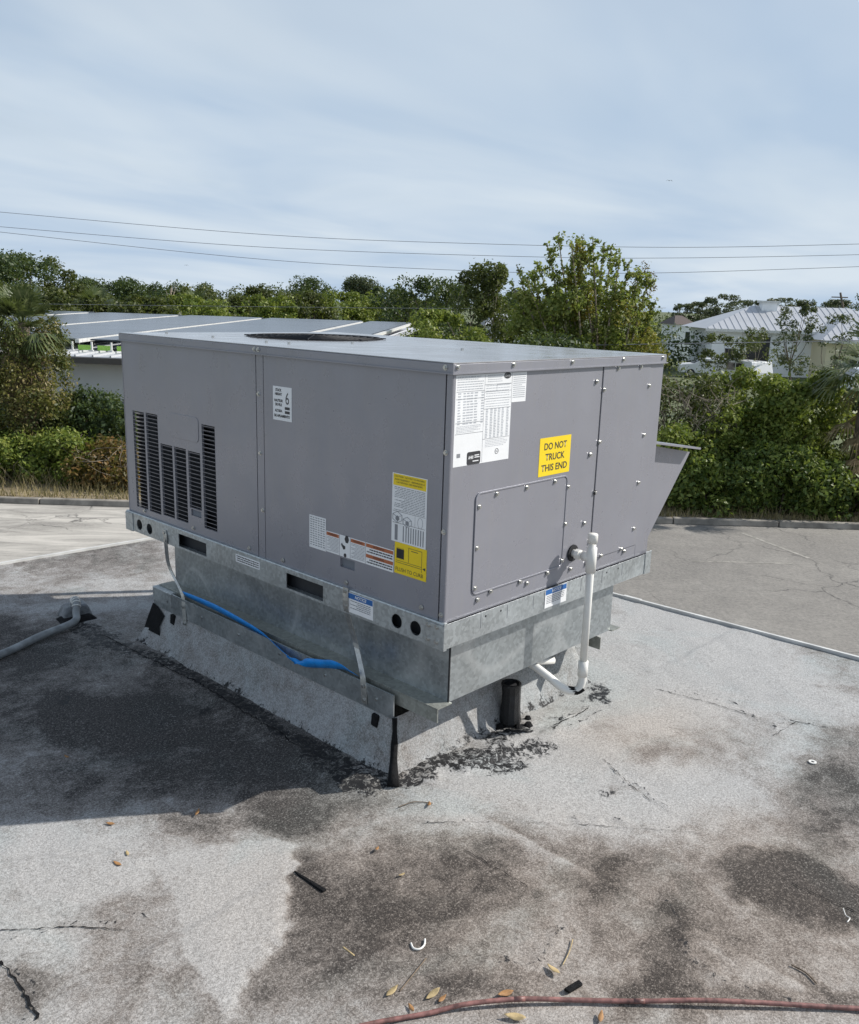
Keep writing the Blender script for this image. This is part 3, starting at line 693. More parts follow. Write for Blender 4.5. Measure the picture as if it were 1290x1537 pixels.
ax0 = (q[0][0]+q[3][0])/2; ax1 = (q[1][0]+q[2][0])/2; az1 = (q[0][1]+q[1][1])/2; az0 = (q[2][1]+q[3][1])/2
up('plate_rim', MB().prism(rrect(ax0, az0, ax1, az1, .022), [rrect(ax0+.006, az0+.006, ax1-.006, az1-.006, .017)], RX, -.0045, -.0007), M['paint'], False, .0016)
up('blower_access_plate', MB().prism(rrect(ax0+.0065, az0+.0065, ax1-.0065, az1-.0065, .017), [], RX, -.0022, -.0007), M['paint'])
# top pan with fan opening
fx, fy, fr = .62, 1.36, .285
mb = MB()
mb.prism([(-.006, -.006), (W+.006, -.006), (W+.006, L+.006), (-.006, L+.006)], [circle(fx, fy, fr, 48)], lambda a, b, d: (a, b, d), H-.004, H)
top = up('top_panel', mb, M['top'], False, .0015)
mb = MB()
mb.box(-.007, -.007, ZT-.003, -.004, L+.007, H-.0042); mb.box(W+.004, -.007, ZT-.003, W+.007, L+.007, H-.0042)
mb.box(-.0038, -.007, ZT-.003, W+.0038, -.004, H-.0042); mb.box(-.0038, L+.004, ZT-.003, W+.0038, L+.007, H-.0042)
up('top_flange', mb, M['paint'], False, .001)
mb = MB(); mb.box(-.012, -.012, ZT-.006, -.0072, L+.012, ZT-.002); mb.box(-.007, -.012, ZT-.006, W+.012, -.0072, ZT-.002); mb.box(W+.0072, -.007, ZT-.006, W+.012, L+.012, ZT-.002); up('drip_lip', mb, M['paint'])
# raised crease ribs across the top, fan ring, blades and wire guard
mb = MB()
n = 48
for i in range(n):
    a0, a1 = 2*math.pi*i/n, 2*math.pi*(i+1)/n
    pr = [(fr, H-.16), (fr, H+.002), (fr+.008, H+.002), (fr+.010, H+.0005)]
    for (r0, za), (r1, zb_) in zip(pr[:-1], pr[1:]):
        mb.quad((fx+r0*math.cos(a0), fy+r0*math.sin(a0), za), (fx+r0*math.cos(a1), fy+r0*math.sin(a1), za), (fx+r1*math.cos(a1), fy+r1*math.sin(a1), zb_), (fx+r1*math.cos(a0), fy+r1*math.sin(a0), zb_))
up('fan_ring', mb, M['black'])
for k in range(4):
    a = k*math.pi/2+.4; mb = MB()
    P_ = []
    for r_ in (.05, .15, .26):
        for s_ in (-1, 1):
            aa = a+s_*(.38 if r_ > .1 else .5); P_.append((fx+r_*math.cos(aa), fy+r_*math.sin(aa), H-.07+s_*.022))
    mb.quad(P_[0], P_[1], P_[3], P_[2]); mb.quad(P_[2], P_[3], P_[5], P_[4]); up('fan_blade', mb, M['walld'])
up('fan_hub', MB().tube([(fx, fy, H-.11), (fx, fy, H-.04)], .06, 16), M['black'])
mb = MB()
for r_ in np.arange(.04, fr+.02, .030):
    z_ = H+.005+.007*(1-(r_/fr)**2); mb.tube([(fx+r_*math.cos(t), fy+r_*math.sin(t), z_) for t in np.linspace(0, 2*math.pi, 33)], .0021, 5, False)
for k in range(8):
    a = k*math.pi/4; mb.tube([(fx+.04*math.cos(a), fy+.04*math.sin(a), H+.0125), (fx+(fr+.02)*math.cos(a), fy+(fr+.02)*math.sin(a), H+.004)], .0025, 5)
up('fan_guard', mb, M['black'])
for (px, py) in (g1(352, 88), g1(658, 114), g1(1010, 147), g1(1160, 156), (433, 507), (529, 515), (694, 525)):
    q = roofp(px, py, H); mb = MB().tube([(q[0], q[1], H), (q[0], q[1], H+.006)], .006, 6); up('screw', mb, M['zinc'])
# economiser hood on the back side
hy = .055
mb = MB()
mb.prism([(W, .505), (1.58, .435), (1.555, .405), (1.29, .115), (W, .09)], [], lambda a, b, d: (a, d, b), hy, hy+.004)
up('hood_side', mb, M['paint'])
up('hood_side', MB().prism([(W, .505), (1.58, .435), (1.555, .405), (1.29, .115), (W, .09)], [], lambda a, b, d: (a, d, b), hy+.84, hy+.844), M['paint'])
mb = MB().hexa([(W, hy-.05, .512), (1.575, hy-.05, .452), (1.575, hy+.86, .452), (W, hy+.86, .512), (W, hy-.05, .518), (1.575, hy-.05, .461), (1.575, hy+.86, .461), (W, hy+.86, .518)])
up('hood_top', mb, M['paint'])
mb = MB().hexa([(1.29, hy+.005, .118), (1.295, hy+.005, .118), (1.295, hy+.839, .118), (1.29, hy+.839, .118), (1.55, hy+.005, .403), (1.555, hy+.005, .403), (1.555, hy+.839, .403), (1.55, hy+.839, .403)])
up('hood_screen', mb, M['coil'])
# base rail
def prc(c, rr, n=20): return circle(c[0], c[1], rr, n)
rail_holes = []
for (g, pts) in ((g2, ((122,1073),(320,1135),(318,1220),(122,1150))), (g6, ((640,350),(935,455),(935,600),(648,475)))):
    q = [YZ(*g(*k)) for k in pts]; ya, yb = sorted(((q[0][0]+q[3][0])/2, (q[1][0]+q[2][0])/2)); zt = (q[0][1]+q[1][1])/2; zb = (q[2][1]+q[3][1])/2
    rail_holes.append([(ya, zb), (yb, zb), (yb, zt), (ya, zt)])
for g, k in ((g2, (714,1327)), (g2, (815,1365)), (g6, (232,258)), (g6, (337,303))):
    rail_holes.append(prc(YZ(*g(*k)), .0235))
RT_ = .080
rail = up('base_rail', MB().prism([(-.010, .0), (L+.010, .0), (L+.010, RT_), (-.010, RT_)], rail_holes, LX, -.012, -.009), M['galv'], False, 0)
mb = MB().hexa([(-.012, -.0095, RT_+.0003), (.0, -.0095, RT_+.0003), (.0, L+.0095, RT_+.0003), (-.012, L+.0095, RT_+.0003), (-.010, -.0095, RT_+.004), (-.001, -.0095, RT_+.004), (-.001, L+.0095, RT_+.004), (-.010, L+.0095, RT_+.004)])
up('rail_lip', mb, M['galv'])
up('rail_backing', MB().box(.020, -.004, .0035, .025, L+.008, ZB-.002), M['coil'])
up('rail_backing', MB().box(-.0088, -.009, .0005, W+.009, L+.009, .003), M['galv'])
mb = MB().box(-.0088, -.012, .0002, W+.012, -.009, RT_-.001); up('base_rail', mb, M['galv'])
up('base_rail', MB().box(W+.009, -.0088, .0002, W+.012, L+.009, RT_), M['galv'])
mb = MB().box(-.0135, -.0150, -.003, .0, -.0122, RT_+.006); mb.box(-.0150, -.0150, -.003, -.0137, .062, RT_-.004); up('corner_bracket', mb, M['galv'], False, .001)
mb = MB().box(W-.03, -.0150, -.003, W+.0145, -.0122, RT_+.008); up('corner_bracket', mb, M['galv'], False, .001)
mb = MB().box(-.0150, L-.05, -.003, -.0122, L+.013, RT_-.002); up('corner_bracket', mb, M['galv'], False, .001)
for k in ((225,800),(352,720),(475,675),(700,595),(800,550),(895,510)):
    x, z = XZ(*g4(*k), -.012); up('crease', MB().box(x-.0008, -.0128, .028, x+.0008, -.0121, RT_-.006), M['print_grey'])
for k in ((250,730),(322,703),(822,524),(876,507)):
    x, z = XZ(*g4(*k), -.012); up('rail_hole', MB().prism(circle(x, .062, .0035, 10), [], RX, -.0128, -.0122), M['black'])
# screws
scr = MB().tube([(0,0,0), (0,0,-.0015)], .0085, 10); scr.tube([(0,0,-.0015), (0,0,-.0065)], .0052, 6); me_s = scr.mesh('screw'); me_s.materials.append(M['zinc'])
def screw(x, y, z, face):
    o = bpy.data.objects.new('screw', me_s); COL.objects.link(o); o.parent = unit
    o.matrix_parent_inverse = Matrix.Translation(-Vector(unit.location)); o.location = (x, y, z)
    o.rotation_euler = (0, RAD(90), 0) if face == 'L' else (RAD(-90), 0, 0)
for k in ((118,160),(382,148),(660,135),(901,123),(1087,115)):
    x, z = XZ(*g3(*k), -.007); screw(min(x, W-.012), -.0072, z, 'R')
for k in ((772,228),(806,266),(784,513),(741,572),(762,752),(873,165),(979,158),(1019,247),(994,480),(968,705)):
    x, z = XZ(*g3(*k)); screw(x, -.003, z, 'R')
for k in ((299,160),(441,130),(574,101),(637,127),(216,221),(205,416),(195,606),(208,660),(270,620),(409,575),(442,582),(538,533),(622,302),(606,475),(713,298),(647,514),(762,154),(740,383),(722,490),(791,452),(946,324),(886,420),(901,431)):
    x, z = XZ(*g4(*k)); screw(x, -.003, z, 'R')
for k in ((962,488),(974,878),(991,1255),(210,1258),(532,1372),(900,1505)):
    y, z = YZ(*g1(*k)); screw(-.0012, y, max(z, ZB+.012), 'L')
for k in ((943,192),(969,195)):
    y, z = YZ(*g1(*k)); screw(-.0072, y, z, 'L')
for k in ((968,427),(957,853),(93,1003),(433,1123),(836,1256),(942,1297)):
    y, z = YZ(*g2(*k)); screw(-.003, y, max(z, ZB+.010), 'L')
screw(-.0072, .022, .838, 'L')
for k in ((870,1350),(915,1363),(868,1425),(912,1443)):
    y, z = YZ(*g2(*k), -.015); screw(-.0150, max(y, .008), z, 'L')

# ------------------------------------------------------------------ stickers and print
def font_mesh(s, size, align='CENTER', shear=0.0, bold=0.0):
    cu = bpy.data.curves.new('t', 'FONT'); cu.body = s; cu.size = size; cu.align_x = align; cu.align_y = 'CENTER'; cu.shear = shear; cu.offset = bold; cu.resolution_u = 3
    o = bpy.data.objects.new('t', cu); COL.objects.link(o); bpy.context.view_layer.update()
    dg = bpy.context.evaluated_depsgraph_get(); me = bpy.data.meshes.new_from_object(o.evaluated_get(dg)); bpy.data.objects.remove(o); return me
class Face:
    """print on a face: (u to the right as seen from outside, v up)"""
    def __init__(s, face, depth): s.face = face; s.d = depth
    def p(s, u, v, k=0):
        return (s.d-k, u, v) if s.face == 'L' else (u, s.d-k, v)
    def right(s): return -1 if s.face == 'L' else 1
def rect_print(F, name, u0, u1, v0, v1, mat, k, parent=None, poly=None):
    pts = poly or [(u0, v0), (u1, v0), (u1, v1), (u0, v1)]
    mb = MB().prism(pts, [], (LX if F.face == 'L' else RX), F.d-k, F.d-k+.0005)
    return up(name, mb, mat, False, 0, None, parent)
def bars(F, rows, mat, k, parent, name='print'):
    mb = MB()
    for (u0, u1, v0, v1) in rows: mb.quad(F.p(u0, v0, k), F.p(u1, v0, k), F.p(u1, v1, k), F.p(u0, v1, k))
    return up(name, mb, mat, False, 0, None, parent)
def text(F, s, u, v, size, mat, k, parent, shear=0.0, bold=0.0, wscale=1.0, align='CENTER', width=None, name='lettering'):
    me = font_mesh(s, size, align, shear, bold)
    n = len(me.vertices); co = np.zeros(n*3); me.vertices.foreach_get('co', co); co = co.reshape(-1, 3)
    if width:
        wd = co[:, 0].max()-co[:, 0].min(); wscale = width/wd
    out = np.zeros_like(co)
    uu = u+F.right()*co[:, 0]*wscale; vv = v+co[:, 1]
    if F.face == 'L': out[:, 0] = F.d-k; out[:, 1] = uu; out[:, 2] = vv
    else: out[:, 1] = F.d-k; out[:, 0] = uu; out[:, 2] = vv
    me.vertices.foreach_set('co', out.ravel()); me.update()
    me.materials.clear()
    o = link(name, me, mat, parent or unit)
    o.matrix_parent_inverse = Matrix.Translation(-Vector(unit.location)) if parent is None else Matrix.Identity(4)
    return o
def textrows(F, u0, u1, v0, v1, n, fill=.5, words=True, r=None):
    """unreadably small lines of print, as short dashes"""
    r = r or random.Random(int(abs(u0*1e4))+n); rows = []; dv = (v1-v0)/n
    for i in range(n):
        v = v1-(i+.5)*dv; u = u0; end = u1-(u1-u0)*(.35*r.random() if r.random() < .35 else .04*r.random())
        while u < end:
            w = (u1-u0)*(.04+.09*r.random()); rows.append((u, min(u+w, end), v-dv*fill/2, v+dv*fill/2)); u += w+(u1-u0)*.018
    return rows
FR = Face('R', -.0007); FL = Face('L', -.0014); FRL = Face('L', -.0124); FRR = Face('R', -.0124)
# data plate (right face)
q = {k: XZ(*g5(*v)) for k, v in dict(tl=(125,128), tr=(703,92), s1=(692,330), s2=(578,345), br=(550,797), bl=(108,870)).items()}
dx0 = (q['tl'][0]+q['bl'][0])/2; dx1 = (q['s2'][0]+q['br'][0])/2; dx2 = (q['tr'][0]+q['s1'][0])/2
dz1 = min((q['tl'][1]+q['tr'][1])/2, ZT-.008); dz0 = (q['bl'][1]+q['br'][1])/2; dzs = (q['s1'][1]+q['s2'][1])/2
st = rect_print(FR, 'data_plate', 0, 0, 0, 0, M['white'], .0006, None, [(dx0, dz0), (dx1, dz0), (dx1, dzs), (dx2, dzs), (dx2, dz1), (dx0, dz1)])
dw = dx1-dx0; dh = dz1-dz0; DX = lambda a: dx0+a*dw; DZ = lambda b: dz1-b*dh
rows = []
rows += textrows(FR, DX(.03), DX(.48), DZ(.17), DZ(.01), 6, .35) + textrows(FR, DX(.55), DX(.82), DZ(.10), DZ(.01), 4, .3)
for i in range(12):
    v = DZ(.20+i*.030)
    for u in (.05, .14, .20, .26, .33, .45): rows.append((DX(u), DX(u+.035+.02*rnd.random()), v-.0018, v+.0018))
for i in range(18):
    v = DZ(.40+i*.0185)
    for u in (.54, .62, .69, .76, .83, .92): rows.append((DX(u), DX(u+.03+.015*rnd.random()), v-.0015, v+.0015))
rows += textrows(FR, DX(.04), DX(.47), DZ(.63), DZ(.55), 5, .35) + textrows(FR, DX(.53), DX(.97), DZ(.38), DZ(.12), 9, .25) + textrows(FR, DX(.55), DX(.97), DZ(.83), DZ(.74), 5, .3)
rows += textrows(FR, dx1+.006, dx2-.004, dzs+.012, dz1-.006, 12, .4)
bars(FR, rows, M['print_light'], .0009, None)
lines = [(DX(.50), DX(.503), DZ(.99), DZ(.01)), (dx1-.001, dx1, dzs, dz1)]
for b_ in (.18, .26, .52, .64): lines.append((DX(.02), DX(.5), DZ(b_)-.0006, DZ(b_)+.0006))
for b_ in (.12, .20, .28, .39, .73): lines.append((DX(.5), DX(.99), DZ(b_)-.0006, DZ(b_)+.0006))
lines += [(DX(.72), DX(.98), DZ(.125)-.0005, DZ(.125)+.0005), (DX(.72), DX(.723), DZ(.19), DZ(.125)), (DX(.06), DX(.12), DZ(.90), DZ(.855))]
bars(FR, lines, M['print_grey'], .0010, None)
ov = XZ(*g5(548, 124)); mb = MB().prism(circle(ov[0], ov[1], .0165, 24, .0095), [], RX, FR.d-.0014, FR.d-.0009); up('logo_oval', mb, M['print'])
text(FR, 'Carrier', ov[0], ov[1], .011, M['white'], .0017, None, .25, 0, 1, 'CENTER', .026, 'logo_lettering')
lg = XZ(*g5(272, 790)); mb = MB().prism(rrect(lg[0]-.030, lg[1]-.019, lg[0]+.030, lg[1]+.019, .006), [], RX, FR.d-.0014, FR.d-.0009); up('logo_box', mb, M['print'])
text(FR, 'AHRI', lg[0]-.014, lg[1]+.002, .013, M['white'], .0017, None, .2, .0004, 1, 'CENTER', .024, 'logo_lettering'); bars(FR, [(lg[0]+.003, lg[0]+.026, lg[1]+.000, lg[1]+.003), (lg[0]+.003, lg[0]+.024, lg[1]+.006, lg[1]+.009), (lg[0]-.005, lg[0]+.022, lg[1]-.011, lg[1]-.008)], M['white'], .0017, None)
ul = XZ(*g5(458, 735)); mb = MB().prism(circle(ul[0], ul[1], .0085, 20), [circle(ul[0], ul[1], .0072, 20)], RX, FR.d-.0012, FR.d-.0008); up('mark_ring', mb, M['print'])
text(FR, 'UL', ul[0], ul[1], .008, M['print'], .0012, None)
# yellow sticker
q = [XZ(*g5(*k)) for k in ((815,630),(1068,605),(1035,910),(790,940))]
yx0 = (q[0][0]+q[3][0])/2; yx1 = (q[1][0]+q[2][0])/2; yz1 = (q[0][1]+q[1][1])/2; yz0 = (q[2][1]+q[3][1])/2
rect_print(FR, 'warning_sticker', yx0, yx1, yz0, yz1, M['yellow'], .0006)
yh = yz1-yz0; yc = (yx0+yx1)/2
for s_, f_, w_ in (('DO NOT', .76, .72), ('TRUCK', .48, .62), ('THIS END', .20, .83)):
    text(FR, s_, yc, yz0+yh*f_, yh*.25, M['print'], .0010, None, 0, .0005, 1, 'CENTER', (yx1-yx0)*w_)
# left face stickers
def lrect(g, pts):
    q = [YZ(*g(*k)) for k in pts]
    ya, yb = (q[0][0]+q[3][0])/2, (q[1][0]+q[2][0])/2           # ya = left as seen (greater y)
    return ya, yb, (q[2][1]+q[3][1])/2, (q[0][1]+q[1][1])/2
ya, yb, za, zb = lrect(g1, ((1055,430),(1178,452),(1183,676),(1060,655)))
rect_print(FL, 'stack_height_sticker', yb, ya, za, zb, M['white'], .0006)
hw, hh = ya-yb, zb-za; U = lambda a: ya-a*hw; Vv = lambda b: zb-b*hh
for s_, a, b_, w_ in (('STACK', .30, .11, .32), ('HEIGHT', .30, .23, .38), ('HAUTEUR', .30, .42, .46), ('DE PILE', .30, .54, .36), ('ALTURA', .30, .72, .40), ('DE APILAMIENTO', .48, .87, .84)):
    text(FL, s_, U(a), Vv(b_), hh*.105, M['print'], .0010, None, 0, .0006, 1, 'CENTER', hw*w_)
text(FL, '6', U(.77), Vv(.35), hh*.50, M['print'], .0010, None, 0, 0, .8)
bars(FL, [(U(.90), U(.64), Vv(.66), Vv(.58)), (U(.90), U(.64), Vv(.78), Vv(.70))], M['print'], .0010, None)
# table + warnings strip
ya, yb, za, zb = lrect(g2, ((230,758),(321,778),(323,957),(237,932)))
rect_print(FL, 'wiring_table_sticker', yb, ya, za, zb, M['white'], .0006)
rows = []
for i in range(13):
    v = zb-(zb-za)*(.06+.07*i)
    for j in range(6): rows.append((ya-(ya-yb)*(.06+.155*j), ya-(ya-yb)*(.06+.155*j+.08+.05*rnd.random()), v-.0016, v+.0016))
bars(FL, rows, M['print_grey'], .0010, None)
tz = YZ(*g2(323, 850)); te = YZ(*g2(688, 945)); tb = YZ(*g2(688, 1070)); t0 = YZ(*g2(323, 957))
wy0, wy1 = yb-.001, te[0]; wz1 = (tz[1]+te[1])/2; wz0 = (tb[1]+t0[1])/2; wh = wz1-wz0
cuts = [0, .21, .375, .60, 1.0]
WU = lambda a: wy0+(wy1-wy0)*a
for i in range(4):
    a, b_ = cuts[i], cuts[i+1]
    rect_print(FL, 'warning_strip', WU(b_)+.001, WU(a)-.001, wz0, wz1, M['white'], .0006)
    if i in (0, 2):
        rect_print(FL, 'warning_header', WU(b_)+.003, WU(a)-.003, wz1-wh*.20, wz1-wh*.04, M['orange'], .0010)
        text(FL, 'WARNING', WU((a+b_)/2), wz1-wh*.12, wh*.13, M['print'], .0014, None)
        bars(FL, textrows(FL, WU(b_)+.004, WU(a)-.004, wz0+.005, wz1-wh*.23, 11, .35), M['print_grey'], .0010, None)
    if i == 3:
        for zf in (.0, .48):
            rect_print(FL, 'warning_header', WU(b_)+.003, WU(a)-.003, wz1-wh*(.20+zf), wz1-wh*(.04+zf), M['orange'], .0010)
            text(FL, 'WARNING', WU((a+b_)/2-.01), wz1-wh*(.12+zf), wh*.15, M['print'], .0014, None)
            bars(FL, textrows(FL, WU(b_)+.006, WU(a)-.006, wz1-wh*(.46+zf), wz1-wh*(.23+zf), 2, .5), M['print'], .0010, None)
    if i == 1:
        cu, cv = WU((a+b_)/2), (wz0+wz1)/2
        mb = MB()
        for (du, dv, pts) in ((.004, -.004, circle(0, 0, .008, 5)), (-.010, .026, circle(0, 0, .011, 6, .014)), (-.002, -.030, circle(0, 0, .007, 7))):
            mb.prism([(cu+du+x_, cv+dv+y_) for x_, y_ in pts], [], LX, FL.d-.0012, FL.d-.0008)
        mb.prism([(cu+.018, cv+.004), (cu+.006, cv-.010), (cu+.002, cv-.004), (cu+.014, cv+.010)], [], LX, FL.d-.0016, FL.d-.0013)
        up('pictogram', mb, M['print'])
# tall caution sticker and the yellow one below
ya, yb, za, zb = lrect(g2, ((677,530),(868,570),(858,945),(677,900)))
za_caution = za
rect_print(FL, 'caution_sticker', yb, ya, za, zb, M['white'], .0006); hw, hh = ya-yb, zb-za; U = lambda a: ya-a*hw; Vv = lambda b: zb-b*hh
rect_print(FL, 'caution_header', U(.97), U(.03), Vv(.175), Vv(.012), M['yellow'], .0010)
for s_, b_, w_ in (('CAUTION - NOTICE TO RIGGERS:', .045, .86), ('AVERTISSEMENT - REMARQUE A', .090, .86), ("L'ATTENTION DES MONTEURS", .130, .74)):
    text(FL, s_, U(.5), Vv(b_), hh*.034, M['print'], .0014, None, 0, 0, 1, 'CENTER', hw*w_)
bars(FL, textrows(FL, U(.95), U(.05), Vv(.54), Vv(.19), 15, .38), M['print_grey'], .0010, None)
rows = [(U(.97), U(.03), Vv(.55)-.0005, Vv(.55)+.0005), (U(.97), U(.03), Vv(.72)-.0005, Vv(.72)+.0005), (U(.685), U(.68), Vv(.72), Vv(.55))]
bars(FL, rows, M['print'], .0010, None)
mb = MB()
for cu, cv, s_ in ((.17, .635, .020), (.46, .675, .018)):
    u0, v0 = U(cu), Vv(cv)
    P_ = [(-1,-.4),(0,-.9),(1,-.4),(1,.4),(0,.9),(-1,.4)]
    for i in range(6):
        a, b_ = P_[i], P_[(i+1) % 6]; mb.tube([FL.p(u0+a[0]*s_, v0+a[1]*s_, .0012), FL.p(u0+b_[0]*s_, v0+b_[1]*s_, .0012)], .0008, 4)
    for a in (1, 3, 5): mb.tube([FL.p(u0, v0, .0012), FL.p(u0+P_[a][0]*s_, v0+P_[a][1]*s_, .0012)], .0008, 4)
    mb.prism([(u0+x_*s_*.4, v0+y_*s_*.5-.004) for x_, y_ in P_], [], LX, FL.d-.0012, FL.d-.0009)
mb.prism(circle(U(.83), Vv(.645), .011, 14, .017), [circle(U(.83), Vv(.645), .010, 14, .016)], LX, FL.d-.0012, FL.d-.0009)
up('pictogram', mb, M['print_grey'])
rows = []
for j, a in enumerate((.10, .34, .42, .49, .56, .63, .70, .77, .84, .91)):
    wbar = .085 if j == 0 else .03
    rows.append((U(a+wbar), U(a), Vv(.975), Vv(.745)))
bars(FL, rows, M['print_grey'], .0010, None)
ya, yb, za, zb = lrect(g2, ((690,905),(862,945),(862,1120),(692,1072)))
zb = min(zb, za_caution-.0005)
rect_print(FL, 'flush_to_curb_sticker', yb, ya, za, zb, M['yellow'], .0006); hw, hh = ya-yb, zb-za; U = lambda a: ya-a*hw; Vv = lambda b: zb-b*hh
text(FL, 'FLUSH TO CURB', U(.47), Vv(.86), hh*.17, M['print'], .0010, None, 0, 0, 1, 'CENTER', hw*.86)
rows = [(U(.30), U(.06), Vv(.50), Vv(.20)), (U(.86), U(.04), Vv(.64)-.0007, Vv(.64)+.0007), (U(.45), U(.44), Vv(.56), Vv(.08)), (U(.86), U(.85), Vv(.75), Vv(.10)), (U(.86), U(.44), Vv(.10)-.0007, Vv(.10)+.0007), (U(.86), U(.04), Vv(.58)-.0006, Vv(.58)+.0006), (U(.74), U(.52), Vv(.17)-.001, Vv(.17)+.001)]
for k in range(6): rows.append((U(.07+.04*k+.012), U(.07+.04*k), Vv(.52), Vv(.16)))
bars(FL, rows, M['print'], .0010, None)
mb = MB().prism([(U(.88), Vv(.62)), (U(.97), Vv(.57)), (U(.97), Vv(.67))], [], LX, FL.d-.0012, FL.d-.0009); up('pictogram', mb, M['print'])
# rail stickers
def notice(F, u0, u1, v0, v1):
    rect_print(F, 'notice_sticker', min(u0,u1), max(u0,u1), v0, v1, M['white'], .0006)
    a = lambda t: u0+(u1-u0)*t
    rect_print(F, 'notice_header', min(a(.02),a(.98)), max(a(.02),a(.98)), v1-(v1-v0)*.29, v1-(v1-v0)*.02, M['blue'], .0010)
    text(F, 'NOTICE', a(.5), v1-(v1-v0)*.155, (v1-v0)*.22, M['white'], .0014, None, .2, .0003)
    lo, hi = min(a(.07),a(.9)), max(a(.07),a(.9))
    bars(F, textrows(F, lo, hi, v0+(v1-v0)*.2, v1-(v1-v0)*.34, 5, .45), M['print_grey'], .0010, None)
q = [YZ(*g2(*k), -.0124) for k in ((440,1180),(574,1218),(574,1325),(440,1285))]
notice(FRL, (q[0][0]+q[3][0])/2, (q[1][0]+q[2][0])/2, max((q[2][1]+q[3][1])/2, .001), min((q[0][1]+q[1][1])/2, .079))
q = [XZ(*g4(*k), -.0130) for k in ((532,600),(632,578),(630,668),(528,700))]
FRR.d = -.0130
notice(FRR, (q[0][0]+q[3][0])/2, (q[1][0]+q[2][0])/2, max((q[2][1]+q[3][1])/2, .002), min((q[0][1]+q[1][1])/2, .078))
q = [YZ(*g7(*k), -.0124) for k in ((432,203),(521,230),(521,258),(432,233))]
su0, su1 = (q[0][0]+q[3][0])/2, (q[1][0]+q[2][0])/2; sv0, sv1 = (q[2][1]+q[3][1])/2, (q[0][1]+q[1][1])/2
rect_print(FRL, 'rail_sticker', su1, su0, sv0, sv1, M['white'], .0006); bars(FRL, textrows(FRL, su1+.006, su0-.006, sv0+.003, sv1-.003, 3, .5), M['print'], .0010, None)

# ================================================================== PIPES AND LOOSE THINGS ON THE ROOF
px_, py_ = .660, -.080
hx, hz = XZ(860, 831)
dr = thing('condensate_drain_pipe', 'white plastic condensate drain pipe with tee and trap on the sunlit end', 'drain pipe', (px_, py_, ZR))
ztop = .262; ztee = hz+.004
child('riser', MB().tube([(px_, py_, -.255), (px_, py_, ztop-.01)], .0135, 16), M['pvc'], dr, True)
child('cap', MB().tube([(px_, py_, ztop-.032), (px_, py_, ztop-.004), (px_, py_, ztop)], [.0178, .0178, .0160], 16), M['pvc'], dr, True)
mb = MB().tube([(px_, py_, ztee-.052), (px_, py_, ztee+.036)], .0182, 16); mb.tube([(px_, py_, ztee), (px_, py_+.034, ztee)], .0175, 16); child('tee', mb, M['pvc'], dr, True)
child('stub', MB().tube([(px_, py_+.03, ztee), (px_, .01, ztee)], .0135, 14), M['pvc'], dr, True)
child('adapter_nut', MB().tube([(px_, -.034, ztee), (px_, -.018, ztee)], .0190, 8), M['pvc'], dr)
child('grommet', MB().prism(circle(px_, ztee, .030, 22), [circle(px_, ztee, .0145, 22)], RX, -.006, -.001), M['black'], dr)
child('coupling', MB().tube([(px_, py_, -.262), (px_, py_, -.205)], .0180, 16), M['pvc'], dr, True)
def bez(P_, n=14):
    out = []
    P_ = [Vector(p) for p in P_]
    for i in range(len(P_)-1):
        p0, p1, p2, p3 = P_[max(i-1,0)], P_[i], P_[i+1], P_[min(i+2,len(P_)-1)]
        for k in range(n):
            u = k/n; out.append(0.5*((2*p1)+(p2-p0)*u+(2*p0-5*p1+4*p2-p3)*u*u+(3*p1-p0-3*p2+p3)*u**3))
    out.append(P_[-1]); return out
child('trap', MB().tube(bez([(px_, py_, -.25), (px_, py_, -.285), (px_-.012, py_+.012, -.318), (px_-.045, py_+.045, -.312), (px_-.075, py_+.10, -.27), (px_-.10, py_+.16, -.235), (px_-.11, py_+.24, -.232)], 6), .0145, 14), M['pvc'], dr, True)
child('tar_smear', MB().tube(bez([(px_+.004, py_-.002, -.306), (px_-.012, py_+.012, -.3195), (px_-.035, py_+.035, -.317)], 4), .0150, 12), M['tarlump'], dr, True)
child('outlet', MB().tube([(px_+.02, py_+.14, -.252), (px_-.12, py_+.20, -.240)], .0135, 12), M['pvc'], dr, True)
# tarred vent stub under the adapter
vp = roofp(766, 1088)
vt = thing('vent_stub', 'short black tarred vent pipe standing beneath the adapter edge', 'vent pipe', (vp[0], vp[1], ZR))
mb = MB(); R_ = [.036, .040, .036, .034, .037]
mb.tube([(vp[0], vp[1], ZR-.01), (vp[0]-.002, vp[1], ZR+.02), (vp[0]-.004, vp[1], ZR+.07), (vp[0]-.003, vp[1], ZR+.13), (vp[0]-.006, vp[1], ZR+.165)], R_, 11, False)
child('boot', mb, M['rubber'], vt)
child('mouth', MB().prism(circle(vp[0]-.006, vp[1], .037, 11), [circle(vp[0]-.006, vp[1], .029, 11)], lambda a, b, d: (a, b, d), ZR+.160, ZR+.168), M['rubber'], vt)
child('inner_wall', MB().tube([(vp[0]-.006, vp[1], ZR+.06), (vp[0]-.006, vp[1], ZR+.162)], .0288, 11), M['black'], vt)
mb = MB()
for k in range(9):
    a = k*.7+.2; r_ = .045+.035*rnd.random(); c = Vector((vp[0]+r_*math.cos(a), vp[1]+r_*math.sin(a), ZR+.006)); mb.tube([c+Vector((0,0,-.012)), c+Vector((.01*rnd.random(), .01*rnd.random(), .006+.012*rnd.random()))], [.022+.012*rnd.random(), .008], 6)
child('tar_collar', mb, M['tarlump'], vt, True)
